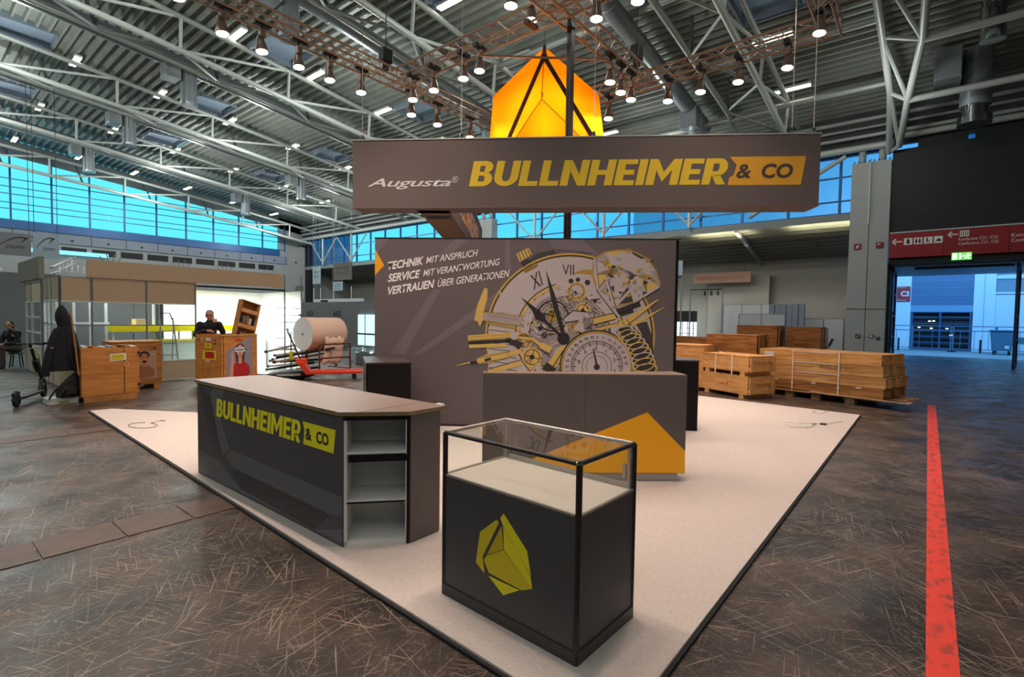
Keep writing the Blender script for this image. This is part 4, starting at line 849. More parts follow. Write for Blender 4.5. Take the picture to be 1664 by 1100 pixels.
pr('ribbon_print', [[wq6(160, 615), wq6(228, 615), wq6(405, 300), wq6(372, 295)], [wq6(372, 150), wq6(440, 140), wq6(545, 48), wq6(480, 48)], [wq6(270, 612), wq6(310, 612), wq6(720, 335), wq6(690, 300)], [wq6(92, 130), wq6(160, 50), wq6(92, 50)], [wq6(715, 50), wq6(735, 50), wq6(745, 200), wq6(715, 230)], [wq6(920, 50), wq6(1080, 50), wq6(1180, 140), wq6(960, 120)]], rib, 0)
pr('gold_triangle', [[(0.002, wq6(90, 103)[1]), wq6(132, 182), (0.002, wq6(90, 230)[1])]], mat('triangle_gold', '#f0a512', .5), 1)
def line(s, x0, y0, x1, y1, hpx, bold, nm='slogan'):
    a = wq6(x0, y0); c = wq6(x1, y1); h = wq6(x0, y0-hpx)[1]-a[1]; text(nm, s, mat('slogan_white', '#e9e4e2', .6), t, wO, RX, UZ, w=c[0]-a[0], h=h, at=a, shear=.25, bold=bold, slope=(c[1]-a[1])/(c[0]-a[0]), off=.003)
line('TECHNIK', 150, 205, 322, 178, 40, .03); line('MIT ANSPRUCH', 334, 174, 585, 136, 32, .008)
line('SERVICE', 150, 264, 306, 242, 40, .03); line('MIT VERANTWORTUNG', 320, 236, 690, 180, 32, .008)
line('VERTRAUEN', 150, 326, 375, 290, 40, .03); line('ÜBER GENERATIONEN', 390, 287, 737, 237, 42, .008)
# --- collage, layer by layer (a real flat print)
gold = mat('art_gold', '#a8842f', .6); gold2 = mat('art_pale_gold', '#c9a858', .6); ink = mat('art_ink', '#2b2626', .6); pk = mat('art_pale', '#b3a7a6', .6); pk2 = mat('art_grey', '#9d9190', .6); dkg = mat('art_dark', '#3a3435', .6)
def W2(f, P): return [f(*p) for p in P]
def circ(cx, cy, r, ky=1., n=48, a0=0, a1=2*pi, rot=0): return W2(w5, ell(cx, cy, r, r*ky, n, a0, a1, rot))
def rng(cx, cy, r0, r1, ky=1., n=48, a0=0, a1=2*pi, rot=0): return [W2(w5, p) for p in ringq(cx, cy, r0, r1, n, a0, a1, ky, rot)]
def st(p, q, w, w2=None): return W2(w5, strip(p, q, w, w2))
pr('smudge', [W2(w5, [(540, 190), (600, 140), (760, 110), (1000, 140), (1010, 200), (860, 190), (700, 180), (560, 225)])], dkg, 0)
cc = (838, 742); K = .97
clock = pr('watch_case', [circ(*cc, 622, K)], gold, 1)
pr('watch_rim', rng(*cc, 596, 606, K, 72), ink, 2, t); pr('watch_rim', rng(*cc, 610, 616, K, 72), gold2, 2, t)
pr('clock_face', [circ(*cc, 592, K, 72)], pk, 2)
pr('clock_face_shadow', rng(*cc, 395, 402, K, 60), ink, 4); pr('movement_plate', [circ(*cc, 395, K, 60)], mat('art_plate', '#8d8283', .6), 3)
pr('gold_ring', rng(*cc, 372, 392, K, 60), gold2, 4); pr('movement_ring', rng(*cc, 300, 368, K, 60), pk, 4); pr('movement_ring', rng(*cc, 294, 299, K, 60), ink, 5)
text('numeral', 'XI', ink, t, wO, RX, UZ, w=w5(640, 400)[0]-w5(545, 400)[0], h=w5(540, 290)[1]-w5(540, 410)[1], at=(w5(545, 400)[0], w5(540, 425)[1]), slope=.55, off=.003, shear=-.55)
text('numeral', 'VII', ink, t, wO, RX, UZ, w=w5(868, 300)[0]-w5(780, 300)[0], h=w5(800, 225)[1]-w5(800, 300)[1], at=(w5(780, 300)[0], w5(800, 300)[1]), off=.003, shear=-.05)
pr('crown', [W2(w5, [(445, 145), (535, 100), (560, 150), (470, 205)])], gold2, 1); pr('crown_ridges', [st((462+i*22, 140-i*10), (482+i*22, 192-i*11), 6) for i in range(4)], ink, 2)
pr('crown_neck', [W2(w5, [(475, 205), (530, 180), (570, 215), (500, 255)])], ink, 1); pr('crown_plate', [W2(w5, [(490, 255), (585, 210), (610, 235), (510, 290)])], gold, 2)
# upper right movement bridge
pr('bridge', [W2(w5, [(720, 380), (800, 320), (900, 290), (1000, 320), (1100, 420), (1180, 600), (1050, 560), (930, 430), (860, 400)])], pk, 5)
pr('bridge_edge', [W2(w5, [(850, 290), (930, 262), (1010, 262), (1010, 300), (930, 290)])], gold, 6); pr('jewel_holes', [circ(845, 345, 18), circ(895, 335, 16), circ(965, 355, 20), circ(1020, 492, 14), circ(648, 740, 24), circ(560, 650, 9), circ(700, 570, 12), circ(540, 715, 8)], ink, 6)
def gear(cx, cy, r, teeth, m1, m2, L, hole=.25):
    P = []
    for i in range(teeth*2):
        for q in (0, .5):
            a = 2*pi*(i+q)/(teeth*2); rr = r if i % 2 else r*.9; P.append((cx+rr*cos(a), cy+rr*sin(a)))
    pr('gear', [W2(w5, P)], m1, L); pr('gear_ring', rng(cx, cy, r*.70, r*.78, 1, 32), ink, L+1); pr('gear_hub', [circ(cx, cy, r*hole, 1, 20)], m2, L+1)
    pr('gear_spoke', [st((cx, cy), (cx+r*.7*cos(a), cy+r*.7*sin(a)), r*.08) for a in (0.3, 1.87, 3.44, 5.01)], ink, L+1)
gear(712, 600, 150, 40, pk2, gold, 5); pr('spring_coil', sum([rng(712, 600, r, r+4, 1, 36) for r in (40, 62, 84, 106, 128)], []), ink, 7)
gear(888, 425, 70, 24, gold2, pk, 7, .5); gear(500, 780, 60, 20, gold, pk, 6); gear(620, 690, 70, 24, pk, ink, 6); gear(930, 560, 60, 20, gold2, ink, 6); gear(800, 900, 90, 30, pk, gold, 6); gear(560, 900, 75, 26, gold2, ink, 6); gear(1010, 620, 66, 22, pk2, gold, 7); gear(905, 660, 70, 24, gold, ink, 6)
pr('bearing', rng(885, 420, 45, 62, 1, 36), gold, 9); pr('bearing_disc', [circ(885, 420, 45, 1, 30)], pk, 9)
rnd = random.Random(3)
SMALL = {}
for k in range(110):
    a = rnd.uniform(0, 2*pi); r = 350*sqrt(rnd.random()); x = cc[0]+r*cos(a); y = cc[1]+r*sin(a)*K
    if y > 1010 or (x > 860 and y > 760): continue
    ty = rnd.choice(('dot', 'bar', 'arc', 'bar')); m_ = rnd.choice((gold, gold2, ink, pk, ink)); L = 8+k % 3
    if ty == 'dot': SMALL.setdefault((m_.name, L), []).append(circ(x, y, rnd.uniform(5, 14), 1, 14))
    elif ty == 'bar': an = rnd.uniform(0, pi); l = rnd.uniform(20, 70); SMALL.setdefault((m_.name, L), []).append(st((x, y), (x+l*cos(an), y+l*sin(an)), rnd.uniform(5, 14)))
    else: SMALL.setdefault((m_.name, L), []).extend(rng(x, y, 26, 32, 1, 18, a, a+2.4))
for (mn, L), PP in SMALL.items(): pr('movement_details', PP, MATS[mn], L)['kind'] = 'stuff'
pr('balance_cock', [W2(w5, [(790, 620), (850, 560), (960, 570), (1000, 640), (930, 720), (860, 700), (900, 640), (820, 660)])], pk, 10); pr('balance_cock_edge', [st((790, 620), (860, 560), 8), st((860, 560), (960, 572), 8), st((800, 650), (900, 635), 10)], ink, 11)
pr('sleeve', [st((1010, 640), (1170, 600), 40), st((1020, 700), (1180, 660), 26)], gold2, 10); pr('sleeve_edge', [st((1005, 615), (1165, 577), 5), st((1010, 665), (1170, 625), 7), st((1020, 690), (1180, 650), 5)], ink, 11)
pr('knurl', [st((935+i*10, 612), (945+i*10, 700), 5) for i in range(6)], ink, 11)
for m_, nn, L in ((ink, 230, 9.5), (gold2, 70, 9.8), (ink, 60, 4.5)):
    PP = []
    for k in range(nn):
        a = rnd.uniform(0, 2*pi); r = (380 if L > 5 else 200)*sqrt(rnd.random())+(0 if L > 5 else 395); x = cc[0]+r*cos(a); y = cc[1]+r*sin(a)*K
        if y > 1015 or y < 330 or (L < 5 and (x < 1150)): continue
        an = rnd.uniform(0, pi); l = rnd.uniform(8, 34); PP.append(st((x, y), (x+l*cos(an), y+l*sin(an)), rnd.uniform(2.5, 6)))
    pr('engraved_marks', PP, m_, L).__setitem__('kind', 'stuff')
# big hands
pr('minute_hand', [W2(w5, [(660, 258), (735, 470), (800, 715), (772, 725), (700, 480)])], mat('art_hand', '#242022', .5), 13)
pr('hour_hand', [W2(w5, [(478, 462), (560, 520), (655, 590), (660, 625), (700, 665), (775, 735), (760, 752), (685, 680), (645, 640), (590, 628), (560, 560)])], MATS['art_hand'], 13); pr('hand_hub', [circ(790, 765, 45, 1, 24)], MATS['art_hand'], 13)
# gemstone with tweezers
go_ = [(1020, 190), (1095, 140), (1190, 125), (1290, 130), (1400, 185), (1460, 270), (1490, 370), (1400, 440), (1300, 495), (1170, 520), (1120, 440), (1040, 400), (1008, 300)]
pr('gem_outline', [W2(w5, [(1240+(x-1240)*1.05, 320+(y-320)*1.06) for x, y in go_])], gold, 12); pr('gemstone', [W2(w5, go_)], pk, 13)
gc = [(1150, 250), (1290, 200), (1400, 300), (1260, 380), (1120, 350)]
for i in range(len(go_)):
    g_ = gc[i % 5]; a = go_[i]; c = go_[(i+1) % len(go_)]; pr('gem_facet', [W2(w5, [a, c, g_])], (pk2, gold2, pk, dkg, pk)[i % 5], 14)
GL = {}
for i in range(60):
    x = rnd.uniform(1060, 1420); y = rnd.uniform(170, 460)
    GL.setdefault(rnd.choice((gold, pk, dkg, pk2, gold2, ink)).name, []).append(W2(w5, [(x, y), (x+rnd.uniform(15, 60), y+rnd.uniform(-20, 30)), (x+rnd.uniform(-10, 30), y+rnd.uniform(15, 45))]))
for i, (mn, PP) in enumerate(GL.items()): pr('gem_glints', PP, MATS[mn], 15+i*.3)['kind'] = 'stuff'
pr('gem_shine', [W2(w5, [(1160, 150), (1290, 145), (1400, 210), (1440, 300), (1330, 300), (1240, 260)])], pk, 16)
pr('prong', [st((1018, 180), (1040, 400), 16), st((1040, 405), (1200, 610), 18), st((1105, 345), (1160, 545), 16), st((1290, 400), (1150, 545), 20), st((1490, 385), (1300, 500), 16), st((1050, 420), (1100, 350), 12)], pk, 17); pr('prong_edge', [st((1030, 410), (1180, 610), 5), st((1117, 345), (1172, 535), 5), st((1026, 180), (1050, 395), 4), st((1490, 400), (1310, 510), 4)], ink, 18)
pr('ring_loop', rng(1262, 125, 12, 20, 1, 18), gold, 16); pr('rivet', [circ(1272, 390, 15, 1, 16), circ(1478, 358, 14, 1, 16)], pk2, 18)
pr('pliers', [st((1180, 570), (1350, 510), 40), st((1170, 600), (1300, 560), 30)], ink, 12); pr('tweezers', [st((1480, 480), (1200, 680), 8, 60), st((1525, 538), (1290, 665), 5, 30)], gold2, 17); pr('tweezers_edge', [st((1460, 510), (1210, 700), 4), st((1220, 640), (1250, 690), 5), st((1250, 620), (1280, 670), 5)], ink, 18)
# caliper and tools at the left
pr('caliper_jaw', [W2(w5, [(212, 395), (237, 400), (235, 470), (205, 580), (200, 630), (180, 680), (160, 640), (137, 632), (160, 520)])], gold2, 14); pr('caliper_jaw', [W2(w5, [(325, 422), (352, 442), (362, 560), (385, 575), (305, 575), (322, 500)])], pk, 14)
pr('caliper_beam', [st((200, 600), (480, 640), 62)], pk2, 13); pr('caliper_edge', [st((200, 572), (480, 600), 6), st((205, 632), (480, 672), 6), st((230, 650), (450, 690), 14)], gold, 15)
pr('caliper_scale', [st((250+i*18, 590+i*2.6), (252+i*18, 605+i*2.6), 3) for i in range(12)], ink, 16)
pr('white_pages', [W2(w5, [(240, 680), (460, 705), (470, 1020), (240, 1010)])], pk, 3); pr('page_lines', [st((245, 700+i*46), (450, 725+i*46), 5) for i in range(7)], ink, 4)
pr('pen_barrel', [st((92, 762), (420, 738), 42), st((100, 822), (375, 812), 26)], gold2, 15); pr('pen_shadow', [st((100, 795), (400, 780), 24), st((370, 760), (480, 820), 50)], ink, 14); pr('pen_line', [st((95, 755), (400, 735), 5), st((95, 775), (400, 755), 5)], gold, 16)
pr('ring_head', [circ(430, 745, 30, 1, 20)], pk, 16); pr('hose', [st((460, 755), (560, 765), 22), st((560, 765), (620, 810), 22), st((620, 810), (700, 850), 46)], gold2, 15); pr('hose_edge', [st((460, 745), (560, 752), 5), st((560, 780), (610, 820), 5), st((600, 830), (680, 880), 8)], ink, 16)
pr('needle_tool', [st((5, 962), (140, 932), 5, 12), W2(w5, [(140, 930), (180, 900), (230, 880), (380, 860), (400, 900), (250, 945), (180, 950)]), st((380, 880), (470, 858), 34)], gold2, 17); pr('needle_tool_edge', [st((180, 905), (390, 862), 4), st((190, 945), (390, 905), 5), st((215, 925), (260, 910), 20), st((110, 945), (160, 935), 24)], ink, 18)
pr('lower_tool', [st((240, 1010), (480, 940), 40), st((670, 1000), (800, 830), 60)], gold2, 15); pr('lower_tool_edge', [st((240, 990), (480, 920), 5), st((650, 960), (720, 1010), 60), st((700, 990), (790, 850), 8)], ink, 16)
# dial gauge
gx, gy = 1033, 968
pr('gauge_bezel', [circ(gx, gy, 272, .98, 64)], ink, 19); pr('gauge_bezel_ring', rng(gx, gy, 250, 262, .98, 64), gold, 20); pr('gauge_face', [circ(gx, gy, 248, .98, 64)], pk, 20)
pr('gauge_rings', rng(gx, gy, 186, 190, .98, 64)+rng(gx, gy, 166, 169, .98, 64)+rng(gx, gy, 106, 110, .98, 48)+rng(gx, gy, 76, 79, .98, 40), ink, 21)
pr('gauge_ticks', [st((gx+168*cos(a), gy+168*sin(a)), (gx+188*cos(a), gy+188*sin(a)), 3) for a in [2*pi*i/100 for i in range(100)]]+[st((gx+150*cos(a), gy+150*sin(a)), (gx+188*cos(a), gy+188*sin(a)), 6) for a in [2*pi*i/20 for i in range(20)]], ink, 22)
for i, s_ in enumerate(('0', '1', '2', '3', '4', '5', '6', '7', '8', '9')):
    a = -pi/2-.05+2*pi*i/10
    if sin(a) > .35: continue
    x, y = gx+135*cos(a), gy+132*sin(a); c = w5(x-9, y+14); text('gauge_number', s_, ink, t, wO, RX, UZ, h=.055, at=c, off=.0105, bold=.01)
for i, s_ in enumerate(('55', '60', '65', '70', '75', '80', '85', '90', '95', '0', '5', '10', '15', '20', '25', '30', '35')):
    a = pi+.1+(i-1.5)*pi/15.5
    if sin(a) > .25: continue
    x, y = gx+217*cos(a), gy+214*sin(a); c = w5(x-14, y+10); text('gauge_number', s_, ink, t, wO, RX, UZ, h=.04, at=c, off=.0105, bold=.01)
pr('gauge_needle', [W2(w5, [(1002, 838), (1012, 840), (1042, 968), (1026, 972)])], ink, 23); pr('gauge_hub', [circ(gx, gy+5, 22, 1, 20)], ink, 24)
# coil spring
SPR = [(1232, 712), (1258, 738), (1285, 768), (1312, 800), (1334, 836), (1352, 874), (1366, 914), (1378, 955), (1386, 996)]
pr('spring_core', [W2(w5, [(1190, 690), (1300, 680), (1420, 800), (1455, 1010), (1310, 1010), (1270, 860)])], ink, 19.5)
for i, (x, y) in enumerate(SPR):
    r_ = 58+i*2.5; pr('spring_turn', rng(x, y, r_, r_+13, .55, 36, 0, 2*pi, -.25), gold2 if i % 3 else pk, 20+i*.4); pr('spring_shade', rng(x, y, r_-4, r_, .55, 36, 0, 2*pi, -.25), ink, 20.2+i*.4)
pr('watch_right_part', [W2(w5, [(1320, 660), (1400, 640), (1440, 760), (1450, 900), (1400, 800)])], dkg, 5)
# cables on the carpet and small things
def cable(name, label, pts, r, m_, plug=None):
    base = V(pts[0]); t = thing(name, label, 'cable', base)
    MB().path([V(p)-base for p in pts], r, 6).build('cord', m_, t, smooth=True)
    if plug is not None: MB().box(V(plug)-base, (.07, .035, .025), .5).build('plug', white, t, bevel=.005)
    return t
P = [pz(245, 687, .037)]+[pz(232+24*cos(a), 691+4.5*sin(a), .037) for a in [i*.5-.6 for i in range(12)]]
cable('power_cable', 'thin grey cable with white plug curled on the carpet left of the long counter', [pz(262, 683, .038), *P], .004, mat('cable_grey', '#6e665f', .6), pz(265, 682.5, .045))
P = [pz(1296+28*cos(a)*(1-.05*i), 690+5*sin(a*1.3), .037) for i, a in enumerate([i*.6 for i in range(14)])]
cable('power_cable', 'loose tangle of white cable near the far right corner of the carpet', P+[pz(1340, 689, .037), pz(1370, 684, .037)], .005, mat('cable_white', '#d8d2cc', .6), pz(1322, 688, .045))
t = tag(MB().mm((-.04, -.04, 0), (.04, .04, .02)).build('floor_socket', dark_m, None, pz(1326, 688.5, CZ)+V((.1, .0, 0))), 'small dark floor socket among the white cable at the carpet corner', 'socket')
P = [pz(x, y, .037) for x, y in ((1310, 664), (1325, 667), (1318, 670), (1334, 672), (1345, 668))]
cable('power_cable', 'short white cable end on the rear edge of the carpet by the timber stack', P, .005, MATS['cable_white'])
# ================================================================ CRATES AT THE RIGHT
def planked_box(t, w, d, z0, h, m_, n=1, prefix='side_board', wall=.02, lid=True, ends=None):
    hh = h/n
    for k in range(n):
        a, c = z0+k*hh+.002, z0+(k+1)*hh-.002
        MB().mm((0, 0, a), (w, wall, c)).build(prefix, m_, t); MB().mm((0, d-wall, a), (w, d, c)).build(prefix, m_, t)
        MB().mm((0, wall, a), (wall, d-wall, c)).build('end_board', m_, t); MB().mm((w-wall, wall, a), (w, d-wall, c)).build('end_board', m_, t)
    if lid: MB().mm((-.005, -.005, z0+h), (w+.005, d+.005, z0+h+.018)).build('lid', m_, t)
def crate(loc, rz, w, d, h, m_, label, group=None, n=1, foot=.08, batt=True):
    t = thing('wooden_crate', label, 'crate', loc, rz, group)
    planked_box(t, w, d, foot, h-.018-foot, m_, n)
    if foot > 0:
        for x in (.10, w-.22): MB().mm((x, 0, 0), (x+.12, d, foot-.002)).build('skid', m_, t)
    if batt:
        for z in (foot+.02, foot+h*.5): MB().mm((w, .02, z), (w+.025, d-.02, z+.09)).build('end_batten', m_, t)
        for y in (.02, d-.11): MB().mm((w+.0255, y, foot+.01), (w+.045, y+.09, h-.03)).build('corner_batten', m_, t)
    return t
pine_y = wood('bright_pine', '#dba463', '#c08346', 1.1, (1, 8, 8)); pine_d = wood('dark_pine', '#a8713a', '#7d4e24', .8, (1, 8, 8)); pine_g = wood('long_board_pine', '#cfa064', '#a9743c', .6, (1, 10, 10))
# two stacked pale crates
a = pz(1140, 635); c = pz(1214, 649); ra = atan2(c.y-a.y, c.x-a.x); w = (c-a).length
crate((a.x, a.y, 0), ra, w, .75, .47, pine_y, 'pale pine crate with small red mark, lower of two beside the black cabinet', 'pale crates')
t2 = crate((a.x, a.y, .475), ra, w+.01, .75, .42, pine_y, 'pale pine crate with straps, upper of two beside the black cabinet', 'pale crates')
flat('red_mark', [[(w*.4, .2), (w*.52, .2), (w*.52, .225), (w*.4, .225)], [(w*.56, .19), (w*.59, .19), (w*.59, .25), (w*.56, .25)]], mat('red_ink', '#c2452a', .6), [o for o in bpy.data.objects if o.name.startswith('wooden_crate')][0], (0, 0, .05), RX, UZ)
for x in (.30, .66): MB().mm((x*w, -.006, 0), (x*w+.03, -.001, .425)).build('strap', mat('strap_white', '#e0d6c8', .6), t2)
MB().path([(w*.3, .1, .42), (w*.33, .08, .47), (w*.40, .12, .44), (w*.45, .1, .425)], .006, 5).build('loose_strap', MATS['strap_white'], t2)
# crates behind
crate((-5.18, 11.9, 0), .0, 1.2, .8, 1.05, pine_y, 'tall pale crate half hidden behind the stand wall edge', None, 4, .08, False)
crate((-4.2, 12.75, 0), -.02, 1.15, .85, 1.30, pine_d, 'large brown crate behind the two stacked pale crates', None, 2, .1)
crate((-3.85, 14.0, 0), .0, .95, .8, 1.52, pine_d, 'brown crate in the back row with a band around it', None, 3, .1)
crate((-2.75, 14.3, 0), .0, .75, .8, 1.50, pine_d, 'dark brown crate at the right end of the back row', None, 3, .1)
crate((-5.6, 13.6, 0), .0, 1.5, .8, 1.18, pine_d, 'brown crate at the far left of the back row, next to the stand wall', None, 3, .1)
crate((-2.85, 13.7, 0), .0, .55, .5, 1.0, pine_d, 'small dark crate between the pale crates and the long timber stack', None, 3, .08)
# long timber boxes on a pallet
a = V((-2.915, 12.616, 0)); ra = atan2(11.895-12.616, -.619+2.915); w = 2.42
t = thing('pallet', 'low wide pallet of blocks and long thin boards under the long timber boxes', 'pallet', a, ra)
for x in (.55, 1.1, 1.75):
    for y in (.02, .5, .95): MB().mm((x, y, 0), (x+.17, y+.13, .13)).build('block', wood('pallet_wood', '#a88a62', '#7d6040', 1), t)
for k in range(6): MB().mm((-.2+k*.02, -.02+k*.185, .13), (2.6+.03*(k % 3), .13+k*.185, .152)).build('deck_board', pine_g, t)
for k in range(2): MB().mm((1.1+.2*k, -.06+k*.04, .155), (2.85-.05*k, .12+k*.05, .172)).build('loose_board', wood('pale_thin_board', '#d3b98e', '#b5966a', 1), t)
zs = [.175, .375, .59, .80, 1.02]
lb_ = ['brown long timber box at the bottom of the pallet stack', 'yellowish long timber box, second from the bottom of the pallet stack', 'long timber box with faded black print, third from the bottom of the stack', 'long timber box with a paper label, topmost of the pallet stack']
for k in range(4):
    z0, z1 = zs[k], zs[k+1]; dx = (.0, .03, -.02, -.05)[k]
    P_ = a+V((cos(ra)*dx, sin(ra)*dx, z0)); t = thing('long_timber_box', lb_[k], 'crate', P_, ra, 'long timber boxes')
    hh = z1-z0-.006; mm_ = (pine_d, pine_g, pine_g, pine)[k]
    MB().mm((0, 0, 0), (w, .02, hh-.014)).build('front_board', mm_, t); MB().mm((0, 1.0, 0), (w, 1.02, hh-.014)).build('rear_board', mm_, t)
    MB().mm((.03, .02, 0), (.05, 1.0, hh-.014)).build('end_board', mm_, t); MB().mm((w-.05, .02, 0), (w-.03, 1.0, hh-.014)).build('end_board', mm_, t)
    for n_ in range(5): MB().mm((0, -.002+n_*.206, hh-.014), (w, .196+n_*.206, hh)).build('lid_board', mm_, t)
    MB().mm((.05, .02, 0), (w-.05, 1.0, .015)).build('floor_board', mm_, t)
    for y in (.05, .45, .88): MB().mm((w-.03, y, .02), (w+.02, y+.08, hh-.02)).build('end_batten', mm_, t)
    for y in (.05, .45, .88): MB().mm((-.03, y, .02), (.03, y+.08, hh-.02)).build('end_batten', mm_, t)
    if k == 0:
        for x in (.3, 1.1, 1.95): MB().mm((x, -.006, hh-.03), (x+.09, 0, hh-.005)).build('paper_tag', white, t)
    if k == 2: text('faded_print', 'FRAGILE  00-24   AL 12', mat('faded_ink', '#6b4a2a', .8), t, (0, 0, 0), RX, UZ, w=.62, h=.05, at=(1.28, .09)); 
    if k == 3:
        MB().mm((.12, -.004, .04), (.33, 0, .15)).build('paper_label', white, t); text('label_print', 'PACKING LIST', mat('label_ink', '#8a8078', .8), t, (0, -.004, 0), RX, UZ, w=.16, h=.02, at=(.145, .10)); text('label_print', '1 / 4', MATS['label_ink'], t, (0, -.004, 0), RX, UZ, h=.02, at=(.145, .065))
    for z in ((hh-.008,) if k in (0, 1, 2) else (hh-.02,)): 
        if k: MB().mm((.72, -.008, hh-.028), (1.62, -.003, hh-.014)).build('white_edge_strip', mat('edge_strip', '#d9d4cf', .5), t)
for i, x in enumerate((.70, 1.62)):
    P_ = a+V((cos(ra)*x, sin(ra)*x, 0)); t = thing('packing_strap', ('white packing strap around the long timber boxes, left one', 'white packing strap around the long timber boxes, right one')[i], 'strap', P_, ra)
    sm = MATS['strap_white']
    MB().mm((0, -.013, .128), (.022, -.009, 1.026)).build('front_run', sm, t); MB().mm((0, -.013, 1.022), (.022, 1.03, 1.026)).build('top_run', sm, t); MB().mm((0, 1.026, .128), (.022, 1.03, 1.026)).build('rear_run', sm, t); MB().mm((-.01, -.017, .3), (.035, -.013, .33)).build('buckle', sm, t)
# ================================================================ FAR BOOTHS, RIGHT HALF (before the white wall)
wp = mat('matt_white_panel', '#bfb9ae', .7); wp2 = mat('cool_white_panel', '#c4c8cc', .7); pole_m = mat('system_pole', '#8f9093', .4, .6)
def sys_wall(loc, rz, n, pw, h, label, m_, cat='partition wall', name='partition_wall'):
    t = thing(name, label, cat, loc, rz)
    for i in range(n): MB().mm((i*pw+.02, -.012, .03), ((i+1)*pw-.02, .012, h-.02)).build('panel', m_, t)
    for i in range(n+1): MB().tube((i*pw, 0, 0), (i*pw, 0, h), .02, 8).build('pole', pole_m, t, smooth=True)
    for z in (.015, h-.01): MB().mm((0, -.015, z-.015), (n*pw, .015, z+.01)).build('rail', pole_m, t)
    return t
sys_wall((-9.1, 30.3, 0), 0, 3, 1.0, 2.55, 'low white partition panels behind the brown crates', wp2)
sys_wall((-10.1, 30.6, 0), 0, 1, 3.3, 4.2, 'high pale partition panel under the pinkish shop board', wp)
sys_wall((-6.7, 24.6, 0), 0, 2, .95, 1.95, 'white system panels behind the small black table', wp2)
sys_wall((-4.9, 29.6, 0), 0, 2, .85, 1.8, 'white shelved partition between the blue-grey screen and the column', wp2)
t = thing('folding_screen', 'tall blue-grey corrugated screen behind the crates', 'screen', (-6.5, 29.4, 0), radians(-25))
for i in range(6): MB().mm((i*.33, -.03+(i % 2)*.02, 0), (i*.33+.30, .0+(i % 2)*.02, 2.5)).build('leaf', mat('screen_blue_grey', '#6c7182', .6), t); MB().mm((i*.33+.30, -.02, 0), (i*.33+.33, .0, 2.5)).build('hinge_strip', mat('screen_groove', '#333849', .6), t)
t = thing('shop_board', 'long pinkish sign board with faint red lettering hanging on the right', 'signboard', (-10.75, 29.9, 3.75))
MB().mm((0, 0, 0), (3.15, .06, .58)).build('board', mat('pink_board', '#c29a84', .6), t); text('lettering', 'KEN KUANG MOLD FASHION CO. LTD', mat('pink_ink', '#a66a52', .7), t, (0, 0, 0), RX, UZ, w=2.6, h=.16, at=(.25, .2))
for x in (.3, 2.8): MB().tube((x, .03, .58), (x, .03, 1.42), .008, 5).build('cable', dark_m, t)
def frame_gate(loc, w, h, label):
    t = thing('lamp_frame', label, 'frame', loc)
    for x in (0, w): MB().mm((x-.03, -.03, 0), (x+.03, .03, h)).build('upright', pole_m, t)
    MB().mm((0, -.03, h-.06), (w, .03, h)).build('crossbar', dark_m, t)
    for i in range(3): MB().lathe((w-.25-i*.35, 0, h-.35), [(.07, 0), (.05, .2), (.02, .28)], 8).build('lamp', dark_m, t, smooth=True)
    return t
frame_gate((-10.4, 28.6, 0), 1.75, 3.35, 'grey frame with three small dark lamps in front of the white wall')
frame_gate((-11.6, 27.5, 0), 1.1, 4.0, 'tall narrow grey frame holding the small blue-white sign')
t = thing('hanging_sign', 'small blue-white sign on a narrow frame beside the stand wall', 'sign', (-11.55, 27.4, 4.05)); MB().mm((0, 0, 0), (1.1, .05, .8)).build('plate', mat('ice_plate', '#a9bcc9', .5), t); text('lettering', 'SCHMUCK', dark_m, t, (0, 0, 0), RX, UZ, w=.7, h=.12, at=(.2, .1))
t = thing('display_rack', 'bright lit display rack under a dark fascia, seen right of the stand wall', 'display rack', (-12.6, 29.0, 0))
MB().mm((0, 0, 1.55), (2.3, .5, 2.15)).build('dark_fascia', dark_m, t)
litp = mat('lit_case', (.75, .92, 1), emit=2.2)
MB().mm((0, .4, .3), (2.3, .45, 1.5)).build('lit_back', litp, t)
for k in range(8): MB().mm((k*.32, 0, .3), (k*.32+.04, .05, 1.55)).build('upright', steel, t)
for z in (.55, .85, 1.15): MB().mm((0, 0, z), (2.3, .4, z+.03)).build('shelf', steel, t)
MB().mm((0, 0, 0), (2.3, .5, .3)).build('base', wp, t)
t = thing('round_table', 'small white round table on a thin foot before the shelved partition', 'table', (-4.55, 27.6, 0)); MB().lathe((0, 0, .72), [(.35, 0), (.35, .03)], 20).build('tabletop', white, t); MB().tube((0, 0, .02), (0, 0, .72), .03, 8).build('leg', alu, t); MB().lathe((0, 0, 0), [(.2, 0), (.2, .02)], 16).build('foot', alu, t)
def chair(loc, rz, label):
    t = thing('black_chair', label, 'chair', loc, rz); MB().mm((-.22, -.22, .43), (.22, .22, .47)).build('seat', black, t, bevel=.02)
    MB().add([(-.2, .2, .5), (.2, .2, .5), (.2, .34, .85), (-.2, .34, .85), (-.2, .23, .5), (.2, .23, .5), (.2, .37, .85), (-.2, .37, .85)], [(0, 1, 2, 3), (5, 4, 7, 6), (0, 4, 5, 1), (3, 2, 6, 7), (1, 5, 6, 2), (4, 0, 3, 7)]).build('backrest', black, t)
    for x in (-.19, .19):
        for y in (-.19, .19): MB().tube((x, y, .43), (x*1.15, y*1.15, 0), .012, 6).build('leg', alu, t)
    return t
chair((-3.75, 27.7, 0), radians(-70), 'black chair with tilted back to the right of the small white table'); chair((-5.3, 27.4, 0), radians(80), 'black chair to the left of the small white table')
# ================================================================ LEFT: BEIGE BOOTH (front along x = -14.2)
bX = -14.2
t = thing('beige_booth', 'long beige system booth with glass sides and white lit cases behind the plywood crates', 'exhibition booth', (bX, 2.36, 0), radians(90))
